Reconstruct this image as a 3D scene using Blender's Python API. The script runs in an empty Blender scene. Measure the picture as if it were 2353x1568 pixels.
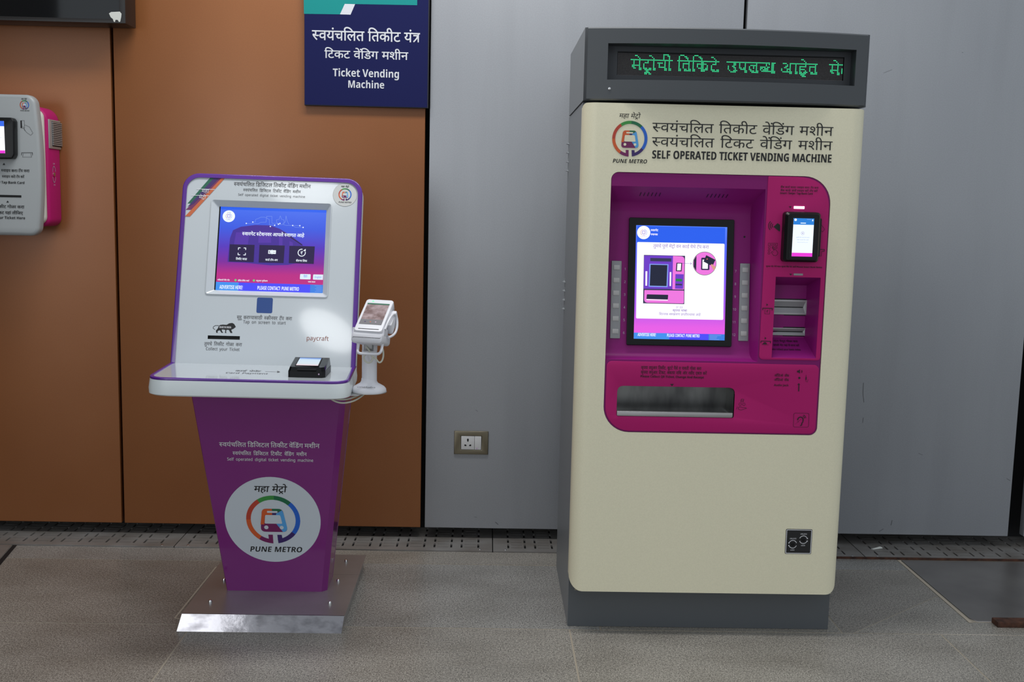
import bpy, bmesh, math, random
from mathutils import Vector, Matrix
PI = math.pi
random.seed(7)
sc = bpy.context.scene
C = sc.collection

# ------------------------------------------------------------------ camera, world, light, exposure
cd = bpy.data.cameras.new('camera'); cam = bpy.data.objects.new('camera', cd); C.objects.link(cam)
PITCH, YAW, ROLL = 0.12550404, 0.02415798, 0.02248145
fw = Vector((math.sin(YAW)*math.cos(PITCH), math.cos(YAW)*math.cos(PITCH), -math.sin(PITCH)))
rt = Vector((math.cos(YAW), -math.sin(YAW), 0)); up = rt.cross(fw)
r2 = math.cos(ROLL)*rt + math.sin(ROLL)*up; u2 = -math.sin(ROLL)*rt + math.cos(ROLL)*up
cam.matrix_world = Matrix(((r2.x, u2.x, -fw.x, 1.43622), (r2.y, u2.y, -fw.y, -4.18233), (r2.z, u2.z, -fw.z, 1.34028), (0, 0, 0, 1)))
cd.sensor_width = 36; cd.lens = 2458.9127/2353*36
sc.camera = cam
w = bpy.data.worlds.new('world'); sc.world = w; w.use_nodes = True
w.node_tree.nodes['Background'].inputs[0].default_value = (0.86, 0.93, 1.0, 1)
w.node_tree.nodes['Background'].inputs[1].default_value = 0.64
sc.view_settings.view_transform = 'Standard'; sc.view_settings.look = 'None'
sc.view_settings.exposure = 0; sc.view_settings.gamma = 1; sc.view_settings.use_curve_mapping = False

def area(name, loc, aim, sx, sy, power, col, shape='RECTANGLE', spread=PI):
    l = bpy.data.lights.new(name, 'AREA'); l.shape = shape; l.size = sx; l.size_y = sy; l.energy = power; l.color = col; l.spread = spread
    o = bpy.data.objects.new(name, l); C.objects.link(o); o.location = loc
    d = Vector(aim)-Vector(loc); o.rotation_euler = d.to_track_quat('-Z', 'Y').to_euler()
    return o
area('ceiling_light', (1.25, -1.15, 3.35), (1.25, -0.30, 1.0), 2.0, 0.4, 42, (1, 0.98, 0.95))
area('daylight_opening', (-1.85, -8.3, 1.35), (-1.85, -0.9, 1.2), 1.7, 2.5, 42, (0.95, 0.98, 1.0))
area('skylight', (0.42, -8.0, 4.62), (0.9, -0.8, 1.0), 0.66, 0.36, 4.2, (0.97, 0.99, 1.0), 'ELLIPSE').rotation_euler.rotate_axis('Z', -0.5)
area('skylight_high', (0.05, -8.0, 6.4), (0.75, -0.7, 1.4), 0.85, 0.4, 5, (0.97, 0.99, 1.0), 'ELLIPSE')

# ------------------------------------------------------------------ materials
def lin(c):
    return tuple(((v/255)/12.92 if v/255 <= 0.04045 else ((v/255+0.055)/1.055)**2.4) for v in c)
MT = {}
def mat(name, rgb, rough=0.5, metal=0.0, coat=0.0, noise=None, bump=None, spec=0.5, aniso=0):
    m = bpy.data.materials.new(name); m.use_nodes = True; nt = m.node_tree; b = nt.nodes['Principled BSDF']
    b.inputs['Base Color'].default_value = (*lin(rgb), 1); b.inputs['Roughness'].default_value = rough
    b.inputs['Metallic'].default_value = metal; b.inputs['Coat Weight'].default_value = coat; b.inputs['Coat Roughness'].default_value = 0.04
    b.inputs['Specular IOR Level'].default_value = spec
    if noise:   # list of (scale xyz, detail, rgb low, rgb high, lo, hi, factor)
        tc = nt.nodes.new('ShaderNodeTexCoord'); prev = None
        for (scl, det, c0, c1, lo, hi, fac) in noise:
            mp = nt.nodes.new('ShaderNodeMapping'); mp.inputs['Scale'].default_value = scl
            nt.links.new(tc.outputs['Object'], mp.inputs[0])
            n = nt.nodes.new('ShaderNodeTexNoise'); n.inputs['Scale'].default_value = 1; n.inputs['Detail'].default_value = det
            nt.links.new(mp.outputs[0], n.inputs['Vector'])
            r = nt.nodes.new('ShaderNodeValToRGB'); r.color_ramp.elements[0].position = lo; r.color_ramp.elements[1].position = hi
            r.color_ramp.elements[0].color = (*lin(c0), 1); r.color_ramp.elements[1].color = (*lin(c1), 1)
            nt.links.new(n.outputs['Fac'], r.inputs[0])
            if prev is None: prev = r.outputs[0]
            else:
                mx = nt.nodes.new('ShaderNodeMix'); mx.data_type = 'RGBA'; mx.blend_type = 'MULTIPLY'; mx.inputs[0].default_value = fac
                nt.links.new(prev, mx.inputs[6]); nt.links.new(r.outputs[0], mx.inputs[7]); prev = mx.outputs[2]
        nt.links.new(prev, b.inputs['Base Color'])
    if bump:
        tc = nt.nodes.new('ShaderNodeTexCoord'); mp = nt.nodes.new('ShaderNodeMapping'); mp.inputs['Scale'].default_value = bump[0]
        nt.links.new(tc.outputs['Object'], mp.inputs[0])
        n = nt.nodes.new('ShaderNodeTexNoise'); n.inputs['Scale'].default_value = 1; n.inputs['Detail'].default_value = 4
        nt.links.new(mp.outputs[0], n.inputs['Vector'])
        bp = nt.nodes.new('ShaderNodeBump'); bp.inputs['Strength'].default_value = bump[1]; bp.inputs['Distance'].default_value = bump[2]
        nt.links.new(n.outputs['Fac'], bp.inputs['Height']); nt.links.new(bp.outputs[0], b.inputs['Normal'])
    MT[name] = m; return m
def emis(name, rgb, k=1.0):
    m = bpy.data.materials.new(name); m.use_nodes = True; nt = m.node_tree; b = nt.nodes['Principled BSDF']
    b.inputs['Base Color'].default_value = (0.005, 0.005, 0.005, 1); b.inputs['Roughness'].default_value = 0.15; b.inputs['Specular IOR Level'].default_value = 0.2
    b.inputs['Emission Color'].default_value = (*lin(rgb), 1); b.inputs['Emission Strength'].default_value = k
    MT[name] = m; return m
def grad(name, stops, z0, z1, k=1.0, axis=2, noise=0.0):
    """screen picture: colour runs along one axis of the thing's own coordinates"""
    m = emis(name, (0, 0, 0), k); nt = m.node_tree; b = nt.nodes['Principled BSDF']
    tc = nt.nodes.new('ShaderNodeTexCoord'); sp = nt.nodes.new('ShaderNodeSeparateXYZ'); nt.links.new(tc.outputs['Object'], sp.inputs[0])
    mr = nt.nodes.new('ShaderNodeMapRange'); mr.inputs[1].default_value = z0; mr.inputs[2].default_value = z1
    nt.links.new(sp.outputs[axis], mr.inputs[0])
    r = nt.nodes.new('ShaderNodeValToRGB'); e = r.color_ramp.elements
    while len(e) < len(stops): e.new(0.5)
    for i, (p_, c_) in enumerate(stops): e[i].position = p_; e[i].color = (*lin(c_), 1)
    if noise:
        n = nt.nodes.new('ShaderNodeTexNoise'); n.inputs['Scale'].default_value = 12; nt.links.new(tc.outputs['Object'], n.inputs['Vector'])
        ma = nt.nodes.new('ShaderNodeMath'); ma.operation = 'MULTIPLY_ADD'; ma.inputs[1].default_value = noise; ma.inputs[2].default_value = -noise/2
        nt.links.new(n.outputs['Fac'], ma.inputs[0])
        ad = nt.nodes.new('ShaderNodeMath'); nt.links.new(mr.outputs[0], ad.inputs[0]); nt.links.new(ma.outputs[0], ad.inputs[1]); nt.links.new(ad.outputs[0], r.inputs[0])
    else: nt.links.new(mr.outputs[0], r.inputs[0])
    nt.links.new(r.outputs[0], b.inputs['Emission Color']); return m

W3 = (1, 1, 1)
mat('orange_panel', (150, 94, 54), 0.34, 0.15, noise=[((1.3, 1, 1.1), 3, (144, 88, 48), (157, 100, 59), .3, .7, 1), ((220, 220, 220), 2, (245, 245, 245), (255, 255, 255), .3, .7, 1)], bump=((90, 90, 90), .03, .001))
mat('grey_panel', (160, 163, 168), 0.36, 0.25, noise=[((1.2, 1, .6), 3, (154, 157, 163), (167, 170, 175), .3, .7, 1), ((9, 1, .9), 5, (232, 232, 232), (255, 255, 255), .30, .5, .25), ((260, 260, 260), 2, (243, 243, 243), (255, 255, 255), .3, .7, 1)], bump=((90, 90, 90), .03, .001))
mat('dark_void', (22, 22, 24), 0.8)
mat('shade_wall_brown', (84, 70, 60), 0.6)
mat('panel_edge', (60, 62, 66), 0.5, 0.4)
GR = dict(rough=0.36, bump=((420, 420, 420), .25, .0006))
def granite(name, base, warm=0):
    a = tuple(int(v*.55) for v in base); z = tuple(min(255, int(v*1.38)) for v in base)
    return mat(name, base, 0.29, 0, noise=[((260, 260, 260), 6, a, z, .30, .70, 1), ((3.2, 5.5, 3), 5, (206, 204, 200), (255, 255, 255), .30, .62, .6), ((110, 110, 110), 2, (205, 205, 205), (255, 255, 255), .38, .55, .7)], bump=((260, 260, 260), .15, .0006))
granite('granite_a', (150, 145, 137)); granite('granite_b', (143, 138, 130)); granite('granite_c', (147, 145, 141))
mat('grout', (168, 158, 142), 0.8)
mat('steel_brushed', (176, 174, 173), 0.32, .65, noise=[((5, 7, 7), 4, (168, 166, 165), (182, 180, 180), .3, .7, 1)])
mat('steel_floor', (142, 138, 136), 0.34, 0.6, noise=[((4, 4, 4), 4, (126, 122, 120), (150, 146, 143), .3, .7, 1)])
mat('steel_lip', (140, 138, 142), 0.10, 1.0, noise=[((14, 14, 26), 5, (104, 102, 106), (146, 144, 148), .30, .50, 1)], bump=((14, 14, 20), .10, .004))
mat('steel_grate', (150, 148, 146), 0.38, 0.35, noise=[((6, 9, 6), 4, (132, 126, 120), (162, 160, 158), .3, .7, 1)])
mat('steel_plate_wall', (112, 106, 96), 0.30, 1.0)
mat('chrome', (225, 225, 225), 0.12, 1.0)
mat('rust', (74, 48, 38), 0.8, 0.2, noise=[((40, 40, 40), 4, (48, 32, 27), (98, 62, 46), .3, .7, 1)])
mat('beige', (236, 230, 201), 0.42, 0, noise=[((300, 300, 300), 2, (233, 227, 198), (239, 233, 204), .3, .7, 1)], bump=((260, 260, 260), .05, .0004))
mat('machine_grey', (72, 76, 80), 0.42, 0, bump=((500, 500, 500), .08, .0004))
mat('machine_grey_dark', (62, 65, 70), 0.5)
mat('machine_grey_lit', (126, 131, 135), 0.38, 0)  # same grey paint, lightened to stand in for light on the sides
mat('plinth_grey', (86, 90, 94), 0.42, 0)
mat('black', (10, 10, 12), 0.35, spec=.3)
mat('black_gloss', (9, 10, 12), 0.10, 0, spec=.28)
mat('black_flat', (16, 16, 18), 0.7)
mat('magenta', (182, 26, 108), 0.5, 0, spec=.25, bump=((500, 500, 500), .08, .0004))
mat('fascia_purple', (132, 30, 108), 0.45, spec=.2)
mat('recess_purple', (142, 26, 118), 0.42, spec=.25)
mat('kiosk_purple', (126, 36, 122), 0.16, 0, coat=.25)
mat('kiosk_trim', (92, 40, 146), 0.2, 0, coat=.3)
mat('kiosk_white', (200, 207, 212), 0.08, 0, coat=.5)
mat('kiosk_shell', (232, 240, 241), 0.30, 0)
mat('plastic_white', (226, 226, 232), 0.35)
mat('plastic_white_shaded', (162, 167, 169), 0.38)  # white plastic with the dim light of the left side put into its colour
mat('plastic_cream', (205, 202, 190), 0.45)
mat('plastic_warm', (214, 214, 206), 0.4)
mat('terminal_dark', (120, 118, 122), 0.3)
mat('sign_navy', (28, 32, 80), 0.75, spec=.12); mat('sign_teal', (34, 142, 140), 0.75, spec=.12); mat('sign_white', (215, 218, 226), 0.75, spec=.12)
mat('sign_edge', (16, 18, 34), 0.5)
mat('print_black', (22, 22, 24), 0.5); mat('print_white', (222, 222, 226), 0.5); mat('print_grey', (78, 78, 80), 0.5)
mat('print_brown', (150, 84, 66), 0.5); mat('print_maroon', (44, 8, 30), 0.6); mat('sticker_white', (206, 214, 222), 0.3); mat('sticker_grey', (206, 208, 206), 0.35)
mat('print_lilac', (205, 175, 205), 0.5)
mat('l_orange', (214, 92, 42), .45); mat('l_red', (190, 66, 46), .45); mat('l_green', (58, 148, 66), .45); mat('l_dgreen', (22, 108, 70), .45)
mat('l_blue', (34, 100, 205), .45); mat('l_sky', (84, 165, 228), .45); mat('l_maroon', (118, 28, 92), .45); mat('l_violet', (58, 34, 104), .45)
mat('r_green', (40, 104, 80), .4); mat('r_indigo', (70, 46, 108), .4); mat('r_plum', (120, 50, 98), .4); mat('r_orange', (206, 108, 66), .4)
mat('qr_blue', (40, 74, 140), 0.35)
mat('tray_steel', (128, 128, 126), 0.28, 0.9, noise=[((14, 14, 5), 3, (84, 84, 84), (150, 150, 148), .3, .7, 1)])
mat('slot_grey', (186, 186, 186), 0.4, 0.6); mat('key_grey', (182, 180, 178), 0.4, 0.6); mat('strip_grey', (150, 150, 152), 0.4, 0.6)
mat('skin', (196, 150, 130), .5)
mat('paint_white', (214, 216, 210), .6)
mat('tv_glass', (10, 13, 16), 0.06, 0, coat=.5)
mat('tv_bezel', (30, 28, 28), 0.4)
mat('socket_plate', (126, 118, 100), 0.3, 0.85)
mat('socket_white', (214, 214, 214), 0.35)
mat('scratch', (190, 178, 160), .7)
mat('cable', (205, 205, 190), 0.5)
mat('led_off', (150, 142, 142), 0.6)
emis('led_on', (70, 255, 170), 1.25)
emis('e_white', (236, 246, 255), 1.1); emis('e_card', (250, 248, 255), 1.15); emis('e_navy', (60, 60, 96), .8); emis('e_black', (46, 34, 78), .9)
emis('e_blue', (60, 110, 240), 1); emis('e_sky', (40, 130, 220), 1); emis('e_pink', (240, 120, 225), 1); emis('e_purple', (110, 60, 200), 1); emis('e_dark', (40, 45, 70), .7)
emis('e_ban1', (66, 146, 240), 1); emis('e_ban2', (74, 78, 250), 1); emis('e_ban3', (60, 128, 226), 1); emis('e_green', (110, 210, 130), 1); emis('e_text', (128, 92, 190), .9)
emis('e_bus', (76, 52, 158), .9); emis('e_bus2', (92, 60, 176), .9); emis('e_line', (130, 160, 240), 1); emis('e_dblue', (40, 96, 240), 1); emis('e_dgreen', (40, 130, 70), 1); emis('e_hot', (255, 250, 255), 3.2)
emis('e_mag', (240, 60, 220), 1); emis('e_led', (120, 255, 170), 1.6); emis('e_btn', (222, 240, 250), 1); emis('e_or', (200, 110, 90), .9)

# ------------------------------------------------------------------ object helpers
def new_empty(name, loc, label=None, cat=None, group=None, kind=None):
    o = bpy.data.objects.new(name, None); C.objects.link(o); o.location = loc; o.empty_display_size = .1
    tag(o, label, cat, group, kind); return o
def tag(o, label=None, cat=None, group=None, kind=None):
    if label: o['label'] = label
    if cat: o['category'] = cat
    if group: o['group'] = group
    if kind: o['kind'] = kind
    return o
def world_loc(o):
    v = Vector(o.location)
    while o.parent: o = o.parent; v += Vector(o.location)
    return v
def link(name, bm_or_me, mats, parent=None, label=None, loc=None, smooth=False, autos=False):
    """geometry is given in world coordinates; the object is parented and keeps its place"""
    if isinstance(bm_or_me, bmesh.types.BMesh):
        me = bpy.data.meshes.new(name); bm_or_me.to_mesh(me); bm_or_me.free()
    else: me = bm_or_me; me.name = name
    base = world_loc(parent) if parent else Vector(loc) if loc else Vector((0, 0, 0))
    me.transform(Matrix.Translation(-base))
    if not isinstance(mats, (list, tuple)): mats = [mats]
    if not len(me.materials):
        for m in mats: me.materials.append(MT[m] if isinstance(m, str) else m)
    if smooth:
        me.polygons.foreach_set('use_smooth', [True]*len(me.polygons))
    if autos:
        me.polygons.foreach_set('use_smooth', [True]*len(me.polygons)); me.set_sharp_from_angle(angle=math.radians(35))
    me.update()
    o = bpy.data.objects.new(name, me); C.objects.link(o)
    if parent: o.parent = parent
    else: o.location = base
    if label: o['label'] = label
    return o

class Frame:
    def __init__(s, O, ex, ey):
        s.O = Vector(O); s.ex = Vector(ex).normalized(); ey = Vector(ey); s.ey = (ey-s.ex*(s.ex.dot(ey))).normalized(); s.n = s.ex.cross(s.ey)
    def P(s, u, v, w=0): return s.O+s.ex*u+s.ey*v+s.n*w
    def M(s):
        return Matrix(((s.ex.x, s.ey.x, s.n.x, s.O.x), (s.ex.y, s.ey.y, s.n.y, s.O.y), (s.ex.z, s.ey.z, s.n.z, s.O.z), (0, 0, 0, 1)))
sn, cs, rd = math.sin, math.cos, math.radians
def vert(y): return Frame((0, y, 0), (1, 0, 0), (0, 0, 1))
FW = vert(0); FSG = vert(-.025); FTF = vert(-.945)
FTS = Frame((2, -.90, .9), (1, 0, 0), (0, sn(rd(6)), cs(rd(6))))
FPK = Frame((.757, -.741, .052), (1, 0, 0), (0, -sn(rd(12)), cs(rd(12))))
FHK = Frame((.74, -.86, .829), (1, .04, -.012), (-.04*sn(rd(17)), sn(rd(17)), cs(rd(17))))
FSH = Frame((.74, -.86, .829), (1, .04, -.012), (-.04, 1, 0))
FFL = Frame((0, 0, 0), (1, 0, 0), (0, 1, 0))
FCD = vert(-.20); FTV = vert(-.13)

def rrect(u0, v0, u1, v1, r, n=6):
    if not isinstance(r, (list, tuple)): r = [r]*4          # bl, br, tr, tl
    out = []
    for (cu, cv, a0, rr) in ((u0+r[0], v0+r[0], 180, r[0]), (u1-r[1], v0+r[1], 270, r[1]), (u1-r[2], v1-r[2], 0, r[2]), (u0+r[3], v1-r[3], 90, r[3])):
        if rr < 1e-6: out.append((cu, cv)); continue
        for i in range(n+1):
            a = rd(a0+90*i/n); out.append((cu+rr*cs(a), cv+rr*sn(a)))
    return out
def ngon(cu, cv, r, n=24, ry=None, a0=0, a1=360):
    ry = r if ry is None else ry
    full = abs(a1-a0-360) < 1e-6
    return [(cu+r*cs(rd(a0+(a1-a0)*i/(n if full else n-1))), cv+ry*sn(rd(a0+(a1-a0)*i/(n if full else n-1)))) for i in range(n)]
def quadround(pts, r, n=5):
    """round the corners of a convex polygon"""
    out = []; N = len(pts); r = r if isinstance(r, (list, tuple)) else [r]*N
    for i in range(N):
        p0, p1, p2 = Vector(pts[i-1]), Vector(pts[i]), Vector(pts[(i+1) % N])
        a = (p0-p1).normalized(); b = (p2-p1).normalized()
        rr = r[i]
        if rr < 1e-6: out.append(tuple(p1)); continue
        A = p1+a*rr; B = p1+b*rr
        for k in range(n+1):
            t = k/n; q = A*(1-t)**2+p1*2*t*(1-t)+B*t*t; out.append(tuple(q))
    return out
def curve_mesh(loops, ext=0, bev=0, res=2):
    c = bpy.data.curves.new('k', 'CURVE'); c.dimensions = '2D'; c.fill_mode = 'BOTH'; c.extrude = max(ext-bev, 0); c.bevel_depth = bev; c.offset = -bev; c.bevel_resolution = res
    for R in loops:
        s = c.splines.new('POLY'); s.points.add(len(R)-1); s.use_cyclic_u = True
        for i, q in enumerate(R): s.points[i].co = (q[0], q[1], 0, 1)
    o = bpy.data.objects.new('k', c); m = o.to_mesh().copy(); o.to_mesh_clear(); bpy.data.objects.remove(o); bpy.data.curves.remove(c)
    return m
def plate(name, loops, F, w0, w1, m, parent=None, bev=0, label=None, res=2, loc=None, autos=True):
    """a sheet with outline loops[0] and holes loops[1:], from w0 to w1 along the frame's normal"""
    if not isinstance(loops[0][0], (tuple, list)): loops = [loops]
    me = curve_mesh(loops, (w1-w0)/2, bev, res)
    me.transform(F.M() @ Matrix.Translation((0, 0, (w0+w1)/2)))
    bm = bmesh.new(); bm.from_mesh(me); bpy.data.meshes.remove(me)
    bmesh.ops.remove_doubles(bm, verts=bm.verts, dist=1e-5)
    bmesh.ops.recalc_face_normals(bm, faces=bm.faces)
    return link(name, bm, m, parent, label, loc=loc, autos=autos)
def bm_box(bm, F, u0, v0, w0, u1, v1, w1, bev=0):
    vs = [bm.verts.new(F.P(u, v, w)) for u, v, w in ((u0, v0, w0), (u1, v0, w0), (u1, v1, w0), (u0, v1, w0), (u0, v0, w1), (u1, v0, w1), (u1, v1, w1), (u0, v1, w1))]
    fs = [bm.faces.new([vs[i] for i in f]) for f in ((3, 2, 1, 0), (4, 5, 6, 7), (0, 1, 5, 4), (1, 2, 6, 5), (2, 3, 7, 6), (3, 0, 4, 7))]
    if bev:
        es = list({e for f in fs for e in f.edges})
        bmesh.ops.bevel(bm, geom=es, offset=bev, segments=2, affect='EDGES', profile=.6)
    return bm
def box(name, F, u0, v0, w0, u1, v1, w1, m, parent=None, bev=0, label=None, loc=None):
    bm = bmesh.new(); bm_box(bm, F, u0, v0, w0, u1, v1, w1, bev)
    return link(name, bm, m, parent, label, loc=loc, autos=bool(bev))
def bm_loft(bm, loops, cap0=True, cap1=True, closed=True):
    L = [[bm.verts.new(p) for p in lp] for lp in loops]
    n = len(L[0])
    for a, b in zip(L, L[1:]):
        for i in range(n if closed else n-1):
            j = (i+1) % n; bm.faces.new((a[i], a[j], b[j], b[i]))
    if cap0: bm.faces.new(L[0][::-1])
    if cap1: bm.faces.new(L[-1])
    return bm
def loft(name, loops, m, parent=None, cap0=True, cap1=True, closed=True, label=None, autos=True, loc=None):
    bm = bmesh.new(); bm_loft(bm, loops, cap0, cap1, closed); bmesh.ops.recalc_face_normals(bm, faces=bm.faces)
    return link(name, bm, m, parent, label, autos=autos, loc=loc)
def tube(name, pts, r, m, parent=None, cyc=False, label=None, res=3, loc=None, smoothpath=True):
    c = bpy.data.curves.new('k', 'CURVE'); c.dimensions = '3D'; c.bevel_depth = r; c.bevel_resolution = res; c.use_fill_caps = True; c.resolution_u = 6
    s = c.splines.new('NURBS' if smoothpath else 'POLY'); s.points.add(len(pts)-1)
    for i, q in enumerate(pts): s.points[i].co = (*q, 1)
    s.use_cyclic_u = cyc
    if smoothpath: s.order_u = 3; s.use_endpoint_u = True
    o = bpy.data.objects.new('k', c); me = o.to_mesh().copy(); o.to_mesh_clear(); bpy.data.objects.remove(o); bpy.data.curves.remove(c)
    return link(name, me, m, parent, label, smooth=True, loc=loc)
def lathe_loops(F, cu, cv, prof, n=32):
    """prof: (radius, w) pairs; axis is the frame normal"""
    return [[F.P(cu+r*cs(2*PI*i/n), cv+r*sn(2*PI*i/n), w_) for i in range(n)] for r, w_ in prof]

# ------------------------------------------------------------------ lettering
_G = {}
def sans(q, bold):
    """plain upright sans-serif letters"""
    if 'A' <= q <= 'Z': return chr((0x1D5D4 if bold else 0x1D5A0)+ord(q)-65)
    if 'a' <= q <= 'z': return chr((0x1D5EE if bold else 0x1D5BA)+ord(q)-97)
    if '0' <= q <= '9': return chr((0x1D7EC if bold else 0x1D7E2)+ord(q)-48)
    return q
def glyph(ch, wt):
    k = (ch, wt)
    if k in _G: return _G[k]
    bold = wt >= .010 and ch < '\u0900'
    if bold: wt = 0.0
    def get(s):
        s = ''.join(sans(q, bold) for q in s)
        c = bpy.data.curves.new('t', 'FONT'); c.body = s; c.resolution_u = 3; c.offset = wt
        o = bpy.data.objects.new('t', c); m = o.to_mesh(); V = [(v.co.x, v.co.y) for v in m.vertices]; Fc = [tuple(f.vertices) for f in m.polygons]
        o.to_mesh_clear(); bpy.data.objects.remove(o); bpy.data.curves.remove(c); return V, Fc
    V, Fc = get(ch) if ch != ' ' else ([], [])
    V2, _ = get(ch+'IIIIII'); V3, _ = get('IIIIII')
    adv = max(v[0] for v in V2)-max(v[0] for v in V3)
    _G[k] = (V, Fc, adv); return _G[k]
def clip(V, Fc, x):
    """keep what lies left of x"""
    out = []
    for f in Fc:
        P = [V[i] for i in f]; Q = []
        for i in range(len(P)):
            a, b = P[i-1], P[i]
            if (a[0] <= x) != (b[0] <= x):
                t = (x-a[0])/(b[0]-a[0]); Q.append((x, a[1]+t*(b[1]-a[1])))
            if b[0] <= x: Q.append(b)
        if len(Q) > 2: out.append(Q)
    return out
STEM = {'स': .115, 'व': .115, 'न': .115, 'म': .115, 'त': .115, 'ल': .115, 'ण': .115, 'थ': .115, 'प': .115, 'य': .115, 'च': .115, 'ब': .115, 'ध': .115}
def bar(u0, u1, v0, v1): return [(u0, v0), (u1, v0), (u1, v1), (u0, v1)]
def seg(a, b, wd):
    a, b = Vector(a), Vector(b); d = (b-a).normalized(); n = Vector((-d.y, d.x))*wd/2
    return [tuple(a-n), tuple(b-n), tuple(b+n), tuple(a+n)]
def stemx(ch, wt):
    V, Fc, adv = glyph(ch, wt)
    # left edge of the right-hand stem: vertices low on the glyph at its right end
    xs = sorted({round(v[0], 3) for v in V if v[1] < .03 and v[0] > adv*.5})
    return (min(xs) if xs else adv-.15)-.005
GID = [0]
class PolyList(list):
    def __init__(s): s.g = []
    def append(s, q): list.append(s, q); s.g.append(GID[0])
def shape_word(wd, wt):
    """logical-order Devanagari (or Latin) word -> polygons, advance; conjuncts are put together from half letters"""
    polys = PolyList(); x = 0.0; GID[0] += 1
    cl = []; i = 0; cons = lambda c: 'क' <= c <= 'ह' or c == 'ळ'
    while i < len(wd):
        c = wd[i]
        if cons(c):
            j = i+1
            while j+1 < len(wd) and wd[j] == '्' and cons(wd[j+1]): j += 2
            k = j
            while k < len(wd) and ('\u093e' <= wd[k] <= '\u094c' or wd[k] in '\u0901\u0902\u0903'): k += 1
            cl.append((wd[i:j], wd[j:k])); i = k
        else: cl.append((c, '')); i += 1
    def add(q): GID[0] += 1; polys.append(q)
    def put(V, Fc, dx):
        GID[0] += 1
        for f in Fc: polys.append([(V[q][0]+dx, V[q][1]) for q in f])
    for base, marks in cl:
        if 'ि' in marks:
            V, Fc, a = glyph('ि', wt); put(V, Fc, x); x += a
        reph = False
        parts = base.split('्') if len(base) > 1 else [base]
        if len(parts) > 1 and parts[0] == 'र': reph = True; parts = parts[1:]
        rakar = len(parts) > 1 and parts[-1] == 'र'
        if rakar: parts = parts[:-1]
        for hch in parts[:-1]:
            V, Fc, a = glyph(hch, wt)
            if hch == 'क': sx = a*.80
            elif hch in 'टड': sx = a
            else: sx = stemx(hch, wt)
            GID[0] += 1
            for q in clip(V, Fc, sx): polys.append([(p_[0]+x, p_[1]) for p_ in q])
            x += sx
        last = parts[-1]
        V, Fc, a = glyph(last, wt)
        th = .07+2*wt
        if rakar and last == 'त':
            sx = .40
            add(bar(x, x+sx+.17, .622-th, .622)); add(bar(x+sx, x+sx+th, 0, .6))
            add(bar(x+.08, x+sx, .40, .40+th)); add(seg((x+sx-.02, .30), (x+.10, .02), th)); add(seg((x+sx, .42), (x+sx-.1, .22), th)); a = sx+.17
        else:
            put(V, Fc, x)
            if rakar and last in 'टड':
                add(seg((x+.30, .05), (x+.12, -.20), th*.9)); add(seg((x+.28, .02), (x+.46, -.20), th*.9))
            elif rakar:
                sx = stemx(last, wt) if last != 'क' else a*.45
                add(seg((x+sx+.02, .26), (x+sx-.24, .04), th))
        x += a
        for mk in marks:
            if mk == 'ि': continue
            V, Fc, a = glyph(mk, wt)
            dx = x
            if mk == 'ं' and any(q in marks for q in 'ेॅ'): dx += .13
            put(V, Fc, dx); x += a
        if reph:
            add(seg((x-.16, .60), (x-.24, .78), th)); add(seg((x-.25, .77), (x-.10, .84), th)); add(seg((x-.12, .85), (x-.03, .74), th))
    return polys, x

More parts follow.
